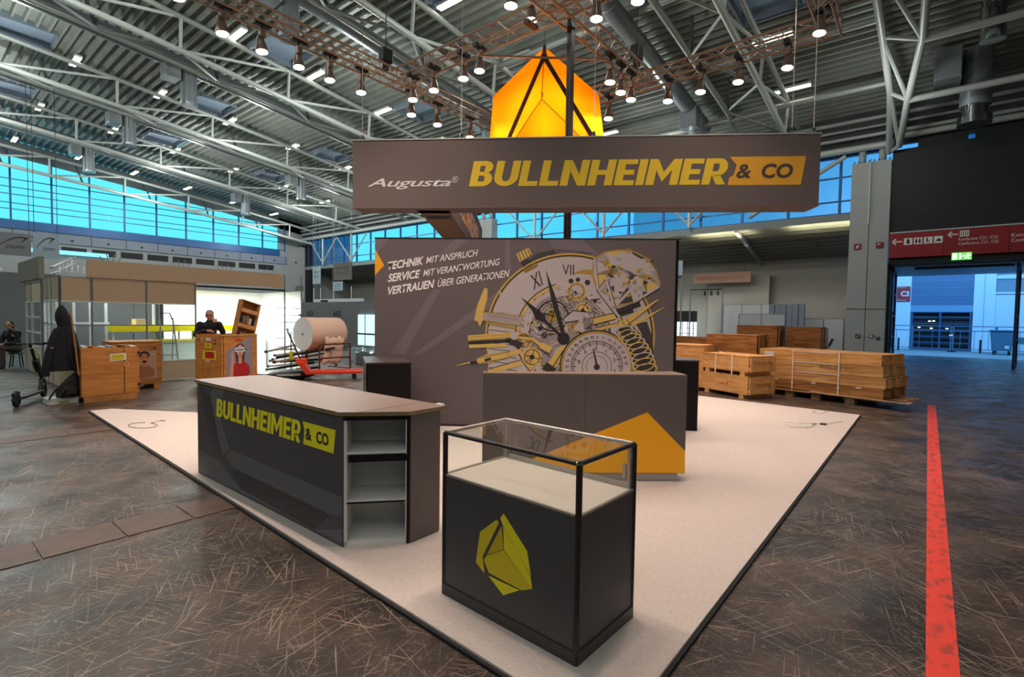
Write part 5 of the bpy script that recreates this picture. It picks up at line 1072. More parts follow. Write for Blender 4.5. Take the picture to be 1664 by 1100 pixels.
# local x runs along +Y of the hall, local y runs towards -X
Y0 = 2.36; polesY = [0, .53, 1.54, 2.57, 4.85, 5.35]
wl_ = mat('white_profile', '#dfe8e8', .4)
for i, x in enumerate(polesY): MB().tube((x, 0, 0), (x, 0, 2.38 if i < 4 else 2.75), .022, 8).build('pole', pole_m, t, smooth=True)
for x0, x1 in zip(polesY[:3], polesY[1:4]):
    MB().mm((x0+.025, -.012, 1.86), (x1-.025, .012, 2.35)).build('fascia_panel', beige, t)
    MB().mm((x0+.02, -.01, .03), (x1-.02, .014, .46)).build('base_panel', mat('booth_base', '#c9bb9f', .7), t)
    MB().mm((x0+.03, -.003, .5), (x1-.03, .003, 1.84)).build('glass_pane', glz, t)
    MB().mm((x0, -.02, .46), (x1, .02, .5)).build('sill', wl_, t); MB().mm((x0, -.015, 1.32), (x1, .015, 1.345)).build('rail', pole_m, t); MB().mm((x0, -.02, 1.83), (x1, .02, 1.86)).build('lit_rail', wl_, t); MB().mm((x0, -.02, 2.35), (x1, .02, 2.38)).build('rail', alu_w, t)
MB().mm((.44, -.05, 2.38), (4.78, -.02, 2.76)).build('upper_fascia', beige, t)
for x in (.9, 2.3, 3.3, 4.5):  # truss stubs behind the upper fascia
    b = MB()
    for k in range(6): a_ = k*pi/5; b.tube((x-.25*cos(a_), .1, 2.76+.18*sin(a_)), (x, .1, 2.6), .01, 5)
    b.build('truss_bracket', pole_m, t, kind='stuff')
# side facing the aisle (along -X)
sideX = [0, .22*3.3, .42*3.3, 1.75, 3.2, 4.7]
for i, y in enumerate((0, .75, 1.25, 1.65)): MB().tube((0, y, 0), (0, y, 2.38), .022, 8).build('pole', pole_m, t, smooth=True)
for y0, y1 in ((0, .75), (.75, 1.25), (1.25, 1.65)):
    MB().mm((-.012, y0+.03, 1.9), (.012, y1-.03, 2.36)).build('fascia_panel', mat('side_fascia', '#b2ad97', .7), t); MB().mm((-.012, y0+.03, .03), (.012, y1-.03, .5)).build('base_panel', MATS['booth_base'], t)
    for y in (y0+.05, y1-.05): MB().mm((-.02, y-.025, .5), (.02, y+.025, 1.86)).build('white_stile', wl_, t)
    for z in (.5, 1.33, 1.84): MB().mm((-.02, y0+.03, z), (.02, y1-.03, z+.05)).build('white_rail', wl_, t)
    MB().mm((-.003, y0+.08, .55), (.003, y1-.08, 1.83)).build('glass_pane', glz, t)
# back partition with dark grey panels and white stiles
for i in range(5): MB().mm((.1+i*.62, 2.6, 0), (.1+i*.62+.58, 2.64, 2.3)).build('rear_panel', mat('booth_grey', '#55595c', .6), t)
for x in (.12, .42, .72, 1.02, 2.0, 2.9): MB().mm((x, 1.2, .5), (x+.05, 1.25, 1.84)).build('white_stile', wl_, t)
for z in (.5, 1.33): MB().mm((.1, 1.18, z), (1.1, 1.24, z+.05)).build('white_rail', wl_, t)
# open white room at the right end
wh_lit = mat('bright_white_wall', '#eef0ee', .6)
MB().mm((2.6, 2.4, 0), (5.6, 2.44, 2.3)).build('white_back_wall', wh_lit, t); MB().mm((5.33, .0, 0), (5.37, 2.4, 2.3)).build('white_side_wall', wh_lit, t); MB().mm((2.6, -.05, 2.28), (4.85, .0, 2.33)).build('dark_rail', dark_m, t)
MB().mm((2.65, .1, .0), (5.3, 2.4, .01)).build('white_floor', wh_lit, t)
MB().mm((3.6, 1.9, 0), (5.2, 2.35, 1.0)).build('white_cabinet', wh_lit, t)
for z in (.7, .95, 1.2, 1.4, 1.6, 1.8): MB().mm((4.6, .05, z), (5.33, .07, z+.015)).build('shelf_wire', dark_m, t)
for z in (1.2, 1.6): MB().mm((5.28, .0, z), (5.36, .05, z+.04)).build('bracket', dark_m, t)
area('booth_light', (-15.3, 6.2, 2.25), 1.2, 1.6, 130, (.92, 1, 1)); area('booth_light', (-15.6, 3.6, 2.2), 1.6, 1.4, 30, (.95, 1, 1))
# big yellow-edged counter inside the booth
t = thing('display_counter', 'pale green glass counter with bright yellow top edge inside the beige booth', 'counter', (-15.3, 3.5, 0), radians(90))
yb_ = mat('bright_yellow_band', '#f2e30c', .5)
MB().mm((0, 0, 0), (2.9, .5, .9)).build('body', mat('mint_panel', '#c3d6cc', .5), t); MB().mm((-.03, -.05, 1.15), (2.95, .55, 1.3)).build('yellow_band', yb_, t); MB().mm((0, 0, .93), (2.9, .05, 1.14)).build('glass_front', glc, t); MB().mm((0, -.03, .9), (2.9, .53, .93)).build('yellow_shelf', yb_, t)
for x in (0, 1.4, 2.86): MB().mm((x, 0, .9), (x+.04, .04, 1.15)).build('post', wl_, t)
o = MB().mm((-.18, -.12, 0), (.18, .12, .16)).build('cardboard_box', mat('cardboard', '#c8b48e', .8), None, (-15.5, 4.1, 1.302)); tag(o, 'small cardboard box on the yellow band of the counter', 'box')
o = MB().mm((-.14, -.2, 0), (.14, .2, .13)).build('white_box', white, None, (-15.5, 6.0, 1.302)); tag(o, 'white box on the right part of the yellow counter band', 'box')
t = thing('step_ladder', 'thin grey step ladder leaning in front of the yellow counter', 'ladder', (-14.75, 4.4, 0), radians(90))
for x in (0, .36):
    MB().bar((x, .0, 0), (x*.8+.02, .35, 1.5), .03).build('stile', pole_m, t); MB().bar((x, .62, 0), (x*.8+.04, .37, 1.35), .02).build('rear_leg', pole_m, t)
for k in range(4): MB().mm((.01, .05+k*.075, .25+k*.30), (.35, .17+k*.075, .27+k*.30)).build('step', pole_m, t)
MB().path([(.02, .35, 1.45), (.05, .36, 1.62), (.25, .36, 1.62), (.30, .35, 1.45)], .015, 6).build('hand_rail', dark_m, t)
# second booth further back
t = thing('rear_booth', 'smaller cream booth with glass corner behind the seated person', 'exhibition booth', (-17.1, 2.5, 0), radians(90))
for x, y in ((0, 0), (0, 1.3), (0, 2.2), (2.2, 0)): MB().tube((x, y, 0), (x, y, 2.4), .022, 8).build('pole', pole_m, t, smooth=True)
cream_p = mat('cream_panel', '#d0caa8', .7)
for y0, y1, m_ in ((0, 1.3, cream_p), (1.3, 2.2, MATS['side_fascia'])):
    MB().mm((-.012, y0+.03, 1.9), (.012, y1-.03, 2.36)).build('fascia_panel', m_, t); MB().mm((-.012, y0+.03, .03), (.012, y1-.03, .68)).build('base_panel', m_, t)
    for y in (y0+.04, y1-.04): MB().mm((-.02, y-.03, .7), (.02, y+.03, 1.88)).build('white_stile', wl_, t)
    for z in (.69, 1.05, 1.45, 1.85): MB().mm((-.02, y0+.03, z), (.02, y1-.03, z+.045)).build('white_rail', wl_, t)
    MB().mm((-.003, y0+.08, .74), (.003, y1-.08, 1.85)).build('glass_pane', glz, t)
MB().mm((1.0, .1, 0), (1.04, 2.2, 2.2)).build('rear_panel', MATS['booth_grey'], t)
for z in (1.0, 1.25, 1.5): MB().mm((.4, .1, z), (.8, 1.2, z+.02)).build('shelf', cream_p, t)
MB().mm((-.1, -.4, 2.42), (.0, 2.6, 2.95)).build('upper_fascia', mat('upper_grey_fascia', '#84857c', .7), t)
t = thing('roof_frame', 'tilted aluminium truss frame on top of the beige booth corner', 'truss', (-14.4, 2.3, 2.4), radians(90))
for y in (0, .3): 
    for z in (0, .14): MB().tube((0, y, z+.02), (.55, y+1.0, z+.35), .018, 6).build('chord', pole_m, t, smooth=True)
b = MB()
for k in range(5): f = k/5; b.tube((.55*f, f, .02+.33*f), (.55*(f+.2), f+.5, .16+.33*(f+.2)), .01, 5); b.tube((.1+.1*k, 0, .05), (.2+.1*k, .5, .25), .01, 5)
b.build('lacing', pole_m, t, kind='stuff')
# ---- hanging signs high on the left
def hang(pts, m_, label, word, ink_, X=-30):
    P = [pX(x, y, X) for x, y in pts]; y0, z1 = P[0].y, P[0].z; y1, z0 = P[1].y, P[2].z
    t = thing('hanging_sign', label, 'sign', (X, y0, z0), radians(90)); w = y1-y0; h = z1-z0
    MB().mm((0, 0, 0), (w, .06, h)).build('board', m_, t)
    for x in (.05, w-.05): MB().tube((x, .03, h), (x, .03, 11.3-z0), .012, 5).build('cable', dark_m, t)
    return t, w, h
for i, (pts, m_, lb, ic) in enumerate((([(-40, 372), (50, 376), (50, 417)], mat('grey_sign', '#7e7d80', .7), 'grey hanging sign with a black swoosh, leftmost below the gable window', '#1d1f26'), ([(53, 377), (96, 384), (94, 421)], mat('pale_sign', '#9aa8b4', .7), 'pale blue hanging sign with a dark swoosh, right of the grey one', '#22304a'))):
    t, w, h = hang(pts, m_, lb, '', ic); im = mat('swoosh_ink%d' % 0 if i == 0 else 'swoosh_ink_blue', ic, .6)
    x0 = .1 if i else w-1.0; W_ = w-.15 if i else w-.1
    c_ = [(x0+(W_-x0)*f, h*(.40+.42*sin(pi*min(1, f*1.05)*.62))) for f in [k/10 for k in range(11)]]
    flat('swoosh', [strip(c_[k], c_[k+1], .02+.004*k, .024+.004*k) for k in range(10)]+[[(W_-.22, h*.55), (W_, h*.82), (W_-.10, h*.80)]], im, t, (0, 0, 0), RX, UZ)
    text('lettering', 'Jupiter', im, t, (0, 0, 0), RX, UZ, w=(W_-x0)*.7, h=.2, at=(x0+.2, h*.28), shear=.3)
t = thing('light_strip_sign', 'row of dim panels under the left gable, below the hanging signs', 'panel', (-33, -3, 0), radians(90))
MB().mm((0, 0, 0), (8.6, .1, 3.4)).build('grey_partition', mat('far_partition', '#6e7374', .7), t); MB().mm((0, -.02, 3.45), (6.5, .05, 3.6)).build('pale_rail', wl_, t)
o = MB().mm((0, 0, 0), (.1, 9.2, .28)).build('glazed_slot', mat('dusk_slot', (.25, .75, .9), emit=.8), None, (XL+.16, 1.4, 5.6)); tag(o, 'narrow bright glazed slot in the left gable below the signs', 'window')
# ================================================================ MIDDLE BACKGROUND: grey partitions with letters
t = sys_wall((-29.5, 15.5, 0), 0, 7, 1.35, 2.35, 'long grey partition wall with black letters behind the paper roll', mat('grey_partition', '#77777a', .7))
for px_ in (498, 541): text('lettering', 'AADI', dark_m, t, (0, -.014, 0), RX, UZ, w=.75, h=.32, at=(pY(px_, 515, 15.48).x+29.5, 1.55), bold=.01)
q = pY(583, 511, 15.4); q2 = pY(612, 562, 15.4)
t = thing('lit_window', 'bright pale lit panel with a crossbar at the left edge of the stand wall', 'panel', (q.x, 15.35, q2.z))
w = q2.x-q.x; h = q.z-q2.z; MB().mm((0, 0, 0), (w, .05, h)).build('lit_panel', mat('mint_light', (.62, .92, .90), emit=1.0), t); MB().mm((0, -.02, h*.34), (w, 0, h*.39)).build('crossbar', dark_m, t); MB().mm((0, -.02, -.04), (w, .06, 0)).build('sill', wl_, t); MB().mm((0, -.01, -q2.z), (w, .05, -.04)).build('base_panel', MATS['grey_partition'], t)
MB().mm((w*.4, -.02, 0), (w*.43, 0, h)).build('post', pole_m, t)
def hs(pts, Y, m_, label, words, ink_=None, cable=True):
    P = [pY(x, y, Y) for x, y in pts]; t = thing('hanging_sign', label, 'sign', (P[0].x, Y, P[1].z)); w = P[1].x-P[0].x; h = P[0].z-P[1].z
    MB().mm((0, 0, 0), (w, .05, h)).build('board', m_, t)
    for i, s_ in enumerate(words): text('lettering', s_, ink_ or dark_m, t, (0, 0, 0), RX, UZ, w=w*.7, h=h*.16, at=(w*.15, h*(.62-.26*i)))
    if cable:
        for x in (.04, w-.04): MB().tube((x, .02, h), (x, .02, 11.38-P[1].z), .012, 5).build('cable', pole_m, t)
    return t
gs = mat('sign_grey', '#77706d', .7); ws = mat('sign_ice', '#b9cdd8', .6)
hs([(542, 428), (571, 454)], 18, gs, 'brownish hanging sign with black lettering left of the stand wall', ['HALL SCHEME', 'Door C3']); hs([(508, 434), (520, 461)], 18, ws, 'narrow pale hanging sign left of the brownish one', ['Stand', 'C2'])
hs([(541, 458), (556, 472)], 18, ws, 'small light blue sign below the brownish hanging sign', ['AL. ARROW', 'JEWEL', 'TOOLS'], mat('sign_blue', '#2c4f9c', .6), False); hs([(478, 476), (492, 485)], 18, ws, 'tiny pale sign beside the white booth wall', ['JEWEL'], None, False)
hs([(480, 465), (492, 472)], 19, gs, 'tiny dark sign above the tiny pale sign', ['AA'], None, False)
for i, x in enumerate((510, 521, 542, 571)):
    P = pY(x, 470, 18.1); o = MB().tube((0, 0, 0), (0, 0, 3.4), .03, 6).build('sign_pole', wl_, None, (P.x, 18.1, 0)); tag(o, ('white pole under the narrow pale sign, left one', 'white pole under the narrow pale sign, right one', 'grey pole at the left edge of the brownish sign', 'grey pole at the right edge of the brownish sign')[i], 'pole')
t = thing('white_gantry', 'long white horizontal beam above the grey partition wall', 'beam', (pY(510, 487, 17).x, 17, pY(510, 492, 17).z)); MB().mm((0, 0, 0), (pY(588, 490, 17).x-pY(510, 487, 17).x, .15, .22)).build('beam', wl_, t)
MB().mm((.8, -.01, .02), (1.6, .0, .16)).build('dark_gap', dark_m, t)
for x in (.1, 2.0): MB().tube((x, .07, .22), (x, .07, 8.95), .012, 5).build('cable', pole_m, t)
# ================================================================ LEFT: PLYWOOD CRATES AND THINGS AROUND THEM
# crate one (front towards +x)
t = thing('plywood_crate', 'orange plywood crate with yellow label, standing left with a dark jacket at its side', 'crate', (-11.63, 2.20, 0), radians(90))
MB().mm((0, 0, .12), (.62, .02, .98)).build('front_board', ply, t); MB().mm((.635, 0, .12), (.86, .02, .98)).build('door_board', ply, t)
MB().mm((0, .02, .12), (.02, .75, .98)).build('side_board', ply, t); MB().mm((.84, .02, .12), (.86, .75, .98)).build('side_board', ply, t); MB().mm((.02, .73, .12), (.84, .75, .98)).build('rear_board', ply, t)
MB().mm((.03, .0, 0), (.82, .03, .10)).build('skid', ply2, t); MB().mm((.03, .6, 0), (.82, .7, .10)).build('skid', ply2, t); MB().mm((0, 0, .10), (.86, .75, .12)).build('base_board', ply2, t)
MB().mm((.02, .02, .9), (.84, .73, .92)).build('inner_tray', ply2, t)
flat('label', [[(.42, .72), (.66, .74), (.655, .87), (.415, .86)]], pinkw, t, (0, 0, 0), RX, UZ); flat('yellow_label', [[(.44, .74), (.63, .755), (.625, .85), (.435, .845)]], mat('label_yellow', '#d8c51a', .5), t, (0, 0, 0), RX, UZ, off=.004)
text('label_print', 'EXPO LOGISTIK', mat('label_brown', '#8a6a20', .6), t, (0, 0, 0), RX, UZ, w=.15, h=.02, at=(.455, .80), off=.006)
flat('small_label', ringq(.665, .66, .03, .05, 16), mat('pink_label', '#e0907a', .6), t, (0, 0, 0), RX, UZ)
for z in (.25, .85): MB().mm((.835, -.03, z), (.875, .0, z+.04)).build('latch', dark_m, t)
rn = random.Random(5)
for k in range(9):  # packing scraps heaped in the open top
    x = .06+k*.088; MB().mm((x, .05+rn.random()*.3, .921), (x+.06+rn.random()*.02, .3+rn.random()*.3, .96+rn.random()*.05)).build('packing_scrap', (white, dark_m, ply2, white, duct_m)[k % 5], t)
t1 = t
MB().bar((-.03, .02, .5), (-.12, .04, 1.66), .035, .02).build('prop_stick', ply2, t)
t = thing('plywood_crate', 'plywood crate with a portrait poster, half hidden behind the first orange crate', 'crate', (-12.9, 2.93, 0), radians(90))
for a, c, nm in (((0, 0, .1), (.88, .02, 1.0), 'front_board'), ((0, .02, .1), (.02, .7, 1.0), 'side_board'), ((.86, .02, .1), (.88, .7, 1.0), 'side_board'), ((.02, .68, .1), (.86, .7, 1.0), 'rear_board'), ((-.01, -.01, 1.0), (.89, .71, 1.02), 'lid')): MB().mm(a, c).build(nm, ply2 if nm != 'lid' else ply, t)
for x in (.05, .73): MB().mm((x, 0, 0), (x+.1, .7, .098)).build('skid', ply2, t)
MB().mm((.74, -.02, .86), (.77, 0, .89)).build('bolt', dark_m, t)
sk = mat('poster_skin', '#b77a58', .6); skd = mat('poster_dark', '#3a2218', .6)
px0, px1 = .44, .78
flat('poster', [[(px0, .22), (px1, .22), (px1, .82), (px0, .82)]], mat('poster_ground', '#a98a72', .5), t, (0, 0, 0), RX, UZ)
flat('poster_figure', [[(px0, .22), (px0+.30, .28), (px0+.29, .42), (px0+.19, .50), (px0+.06, .52), (px0, .42)]], mat('poster_shirt', '#9a5f45', .6), t, (0, 0, 0), RX, UZ, off=.003)
flat('poster_hair', [ell(px0+.12, .72, .095, .09, 20)], skd, t, (0, 0, 0), RX, UZ, off=.003); flat('poster_face', [ell(px0+.12, .66, .07, .10, 20), strip((px0+.12, .46), (px0+.12, .6), .07)], sk, t, (0, 0, 0), RX, UZ, off=.0045)
flat('poster_features', [strip((px0+.07, .69), (px0+.105, .69), .012), strip((px0+.135, .69), (px0+.17, .69), .012), strip((px0+.095, .60), (px0+.145, .60), .012)], skd, t, (0, 0, 0), RX, UZ, off=.006)
text('poster_print', 'ART', pinkw, t, (0, 0, 0), RX, UZ, h=.02, at=(px0+.25, .72), off=.003)
# crate two with stickers and the open lid tray
t = thing('plywood_crate', 'large plywood crate with red and yellow stickers and a goggles portrait', 'crate', (-11.8, 4.59, 0), radians(107))
CW, CH = .92, 1.17
MB().mm((.06, 0, .06), (CW, .02, CH)).build('front_board', ply, t); MB().mm((.0, .012, .06), (.06, .018, CH)).build('dark_gap', mat('gap_dark', '#5a2f14', .7), t); MB().mm((.0, 0, .06), (.04, .012, CH)).build('corner_post', ply, t)
MB().mm((0, .02, .06), (.02, .8, CH)).build('side_board', ply, t); MB().mm((CW-.02, .02, .06), (CW, .8, CH)).build('side_board', ply, t); MB().mm((.02, .78, .06), (CW-.02, .8, CH)).build('rear_board', ply, t)
MB().mm((0, -.01, CH-.03), (CW, .0, CH+.004)).build('top_batten', mat('edge_batten', '#c79a58', .6), t); MB().mm((.02, .02, CH-.12), (CW-.02, .78, CH-.10)).build('inner_tray', ply2, t)
for x in (.05, CW-.2): MB().mm((x, 0, 0), (x+.12, .8, .058)).build('skid', ply2, t)
def stk(nm, p, m_, off=.002): return flat(nm, [[(x*1.45, z) for x, z in p]], m_, t, (0, .8, 0), (0, -1, 0), UZ, off=off)
def stf(nm, p, m_, off=.002): return flat(nm, [[(x-.60, z) for x, z in p]], m_, t, (0, 0, 0), RX, UZ, off=off)
yl = mat('sticker_yellow', '#e3cf1f', .5); rd = mat('sticker_red', '#b8251c', .5)
def rect(x0, z0, x1, z1): return [(x0, z0), (x1, z0), (x1, z1), (x0, z1)]
stk('sticker', rect(.20, .84, .37, 1.0), rd); stk('sticker', rect(.205, .86, .355, .985), yl, .0035); stk('sticker_center', rect(.235, .885, .325, .96), mat('sticker_green', '#b5b010', .5), .005)
stk('sticker', rect(.155, .62, .44, .82), yl); stk('sticker', rect(.21, .65, .40, .79), rd, .0035); stk('torn_paper', [(.22, .56), (.30, .56), (.33, .62), (.20, .63)], mat('torn_pink', '#e7a49a', .6), .004); stk('paper_label', rect(.22, 1.03, .33, 1.10), pinkw); stk('stamp', ell(.07, 1.05, .03, None, 12), mat('stamp_brown', '#8a5a2a', .6)); stk('paper_label', rect(.12, 1.05, .18, 1.1), mat('stamp_pale', '#d9a888', .6))
for x, z in ((.42, 1.05), (.42, .97)): stk('knot', ell(x, z, .02, None, 10), mat('knot_dark', '#5f3312', .7))
ps = [(.72, .06), (1.02, .06), (1.38, .28), (1.38, 1.13), (.72, .82)]
stf('poster', ps, mat('poster_grey', '#8f8a93', .5)); 
stf('poster_red', [(.62+.3, 1.02), (.90+.28, 1.02), (1.05, 1.10), (.96, 1.10)], mat('faded_red', '#c2512c', .6))
def pf(nm, pls, m_, off): flat(nm, [[(x-.60, z) for x, z in p] for p in pls], m_, t, (0, 0, 0), RX, UZ, off=off)
pf('poster_hair', [ell(1.06, .82, .135, .15, 22), [(.97, .55), (1.16, .55), (1.19, .8), (.93, .8)]], mat('poster_hair_brown', '#4a2c24', .6), .0035)
pf('poster_face', [ell(1.06, .80, .09, .14, 22), strip((1.06, .52), (1.06, .7), .09), [(.76, .08), (.86, .08), (.90, .62), (.87, .80), (.83, .78), (.84, .6)]], mat('poster_skin_pale', '#d99a84', .6), .005)
pf('poster_shirt', [[(.88, .06), (1.02, .06), (1.32, .28), (1.30, .44), (1.20, .53), (1.12, .56), (.98, .56), (.89, .50)]], mat('poster_shirt_red', '#b31f1c', .6), .0042)
pf('goggles', [rect(.93, .78, 1.19, .88)], white, .0065); pf('goggle_line', [rect(.96, .815, 1.15, .84), ell(1.20, .84, .03, None, 12)], mat('goggle_grey', '#565264', .5), .008); pf('lips', [ell(1.06, .705, .03, .01, 12)], rd, .0065)
t2_ = t
# open lid tray leaning behind it
LT = thing('lid_tray', 'open plywood lid with shelves of packed tools, leaning up behind the stickered crate', 'crate lid', (-12.25, 5.05, 1.05), radians(107))
ltw, lth, ltd = .50, .95, .14; tilt = M4.Rotation(radians(14), 4, 'Y')
def lt(a, c, nm, m_):
    b = MB(); b.mm(a, c); b.v = [tuple(tilt @ V(p)) for p in b.v]; return b.build(nm, m_, LT)
lt((0, .12, 0), (ltw, .14, lth), 'back_board', ply2); lt((0, 0, 0), (.02, .12, lth), 'side_board', ply2); lt((ltw-.02, -.02, 0), (ltw, .12, lth), 'side_board', pine_y); lt((0, 0, lth-.02), (ltw, .12, lth), 'top_board', ply2); lt((0, 0, 0), (ltw, .12, .02), 'bottom_board', ply2)
for z in (.30, .66): lt((.02, 0, z), (ltw-.02, .12, z+.015), 'shelf', ply2); lt((.02, -.005, z+.015), (ltw-.02, 0, z+.10), 'retaining_strip', pine_y)
for z in (.03, .42): 
    for k in range(5): lt((.05+k*.085, .02, z), (.10+k*.085, .10, z+.14+.06*((k*7) % 3)/2), 'packed_tool', (dark_m, duct_m, ply2, white, dark_m)[k])
lt((ltw, .0, .45), (ltw+.003, .1, .6), 'label', mat('label_pale', '#c9b59c', .6)); lt((ltw, .0, .68), (ltw+.003, .1, .82), 'green_label', mat('label_green', '#7a8a62', .6))
# ---- jacket
cloth = mat('navy_cloth', '#16161f', .85, bump=.3, scale=30); cloth2 = mat('grey_cloth', '#3a3a40', .85)
t = thing('jacket', 'long dark navy jacket hanging by its hood beside the orange crate', 'jacket', (-11.85, 2.02, .55), radians(99))
def loftY(sec, m_, name, par, n=20, wob=0.):
    """horizontal elliptical sections: (z, cx, cy, rx, ry)"""
    b = MB(); vs = []; 
    for (z, cx, cy, rx, ry) in sec:
        for k in range(n):
            a = 2*pi*k/n; w = 1+wob*sin(a*7+z*3)*(.5+.5*sin(a*3)); vs.append((cx+rx*cos(a)*w, cy+ry*sin(a)*w, z))
    fs = []
    for i in range(len(sec)-1): fs += [(i*n+k, i*n+(k+1) % n, (i+1)*n+(k+1) % n, (i+1)*n+k) for k in range(n)]
    fs += [tuple(range(n-1, -1, -1)), tuple(range((len(sec)-1)*n, len(sec)*n))]
    b.add(vs, fs); return b.build(name, m_, par, smooth=True)
loftY([(.03, -.02, 0, .20, .10), (.2, -.02, 0, .195, .11), (.5, 0, 0, .17, .11), (.72, .01, 0, .14, .10), (.82, .01, 0, .10, .09), (.88, .0, 0, .07, .07)], cloth, 'body', t, 28, .09)
loftY([(.80, .01, 0, .10, .09), (.92, .0, .01, .115, .10), (1.02, -.02, .01, .10, .10), (1.12, -.03, .01, .065, .07), (1.19, -.03, .01, .02, .03)], cloth, 'hood', t, 20, .06)
loftY([(-.05, -.27, 0, .055, .05), (.05, -.27, 0, .06, .055), (.35, -.20, 0, .07, .06), (.62, -.13, 0, .075, .07), (.78, -.08, 0, .06, .07)], cloth, 'sleeve', t, 16, .08)
loftY([(.0, .15, -.09, .055, .04), (.1, .15, -.09, .06, .05), (.4, .13, -.08, .065, .055), (.66, .09, -.04, .07, .06), (.8, .06, 0, .05, .05)], cloth, 'sleeve', t, 16, .08)
MB().mm((-.215, -.07, .44), (-.18, -.06, .452)).build('reflective_tag', white, t)
MB().path([(.10, -.125, .05), (.03, -.118, .3), (.01, -.11, .6), (.0, -.10, .8)], .006, 5).build('zip', cloth2, t)
# ---- backpack, board
t = thing('backpack', 'black backpack with a loose strap, resting against the orange crate under the jacket', 'backpack', (-11.82, 2.03, .11), radians(95))
loftY([(0, .02, 0, .16, .10), (.1, .02, 0, .17, .12), (.25, .07, .02, .13, .11), (.36, .12, .03, .07, .08), (.42, .14, .03, .03, .04)], mat('backpack_black', '#111114', .7), 'body', t, 20, .04)
MB().path([(.05, -.1, .32), (-.08, -.12, .26), (-.2, -.1, .12), (-.26, -.08, .0)], .016, 6).build('strap', MATS['backpack_black'], t, smooth=True); MB().path([(-.02, -.11, .22), (-.1, -.12, .1), (-.14, -.1, .01)], .012, 6).build('strap', cloth2, t, smooth=True)
MB().mm((-.05, -.13, .05), (.12, -.11, .18)).build('front_pocket', MATS['backpack_black'], t, bevel=.01)
t = thing('flat_box', 'flat white box with a green mark on the floor under the black backpack', 'box', (-11.75, 1.76, 0), radians(92)); MB().mm((0, 0, 0), (.42, .34, .105)).build('body', mat('box_greywhite', '#c9cac4', .6), t, bevel=.004); MB().mm((-.004, -.004, .085), (.424, .344, .109)).build('lid', MATS['box_greywhite'], t); flat('green_mark', [ell(.22, .04, .08, .02, 16)], mat('green_print', '#6f9a3c', .6), t, (0, -.005, 0), RX, UZ)
# cream carton behind the backpack
o = MB().mm((0, 0, 0), (.3, .12, .62)).build('carton', cream_p, None, (-12.25, 2.0, 0), radians(80)); tag(o, 'cream cardboard carton leaning between jacket and orange crate', 'carton')
# ---- e-scooter
rw = pz(27, 662); fw = pz(71, 645); sa = atan2(fw.y-rw.y, fw.x-rw.x); WB = (fw-rw).length
t = thing('electric_scooter', 'black electric kick scooter parked at the left edge of the picture', 'scooter', rw, sa)
tyre = rubber; rr = .115
for x, nm in ((0, 'rear_wheel'), (WB, 'front_wheel')):
    wh = MB().lathe((x, -.025, rr+.002), [(.075, 0), (rr-.01, 0), (rr, .012), (rr, .038), (rr-.01, .05), (.075, .05)], 26, (0, 1, 0)).build(nm, tyre, t, smooth=True); MB().lathe((x, -.022, rr+.002), [(.02, 0), (.074, .004), (.074, .04), (.02, .044)], 20, (0, 1, 0)).build('hub', dark_m, wh)
MB().mm((.12, -.075, .12), (WB-.16, .075, .165)).build('deck', dark_m, t, bevel=.015); MB().path([(0, -.05, rr), (.06, -.05, .15), (.15, -.05, .15)], .012, 6).build('rear_fork', dark_m, t); MB().path([(0, .05, rr), (.06, .05, .15), (.15, .05, .15)], .012, 6).build('rear_fork', dark_m, t)
MB().path([(-.15, 0, rr+.02), (-.12, 0, rr+.11), (-.03, 0, rr+.145), (.08, 0, rr+.12)], .03, 8).build('rear_mudguard', dark_m, t, smooth=True)
MB().bar((WB-.18, 0, .15), (WB-.06, 0, .36), .06).build('neck', dark_m, t, bevel=.01)
hb = pD(33, 563, rw.dot(F)*0+ (C0-C0).length if False else 9.3); 
MB().bar((WB-.0, -.04, rr), (WB-.06, -.04, .35), .02).build('front_fork', dark_m, t); MB().bar((WB-.0, .04, rr), (WB-.06, .04, .35), .02).build('front_fork', dark_m, t)
MB().tube((WB-.05, 0, .33), (WB-.60, 0, 1.03), .025, 10).build('stem', dark_m, t, smooth=True); MB().bar((WB-.21, 0, .52), (WB-.37, 0, .74), .085, .11).build('phone_bag', mat('bag_black', '#1d1e22', .7), t, bevel=.02)
MB().path([(WB-.62, -.27, 1.05), (WB-.60, 0, 1.04), (WB-.62, .27, 1.05)], .014, 8).build('handlebar', dark_m, t, smooth=True); 
for s in (-1, 1): MB().tube((WB-.62, s*.18, 1.05), (WB-.63, s*.31, 1.05), .02, 8).build('grip', rubber, t); MB().path([(WB-.58, s*.1, 1.04), (WB-.54, s*.2, 1.02)], .006, 5).build('brake_lever', dark_m, t)
MB().path([(WB-.56, 0, 1.0), (WB-.46, -.08, .82), (WB-.3, -.05, .6), (WB-.12, 0, .4)], .005, 5).build('cable', dark_m, t); MB().lathe((WB-.57, 0, .98), [(.03, 0), (.03, .04)], 10, (1, 0, -.3)).build('headlight', white, t); MB().path([(.35, .07, .12), (.42, .15, .06), (.45, .19, .0)], .009, 5).build('kickstand', dark_m, t)
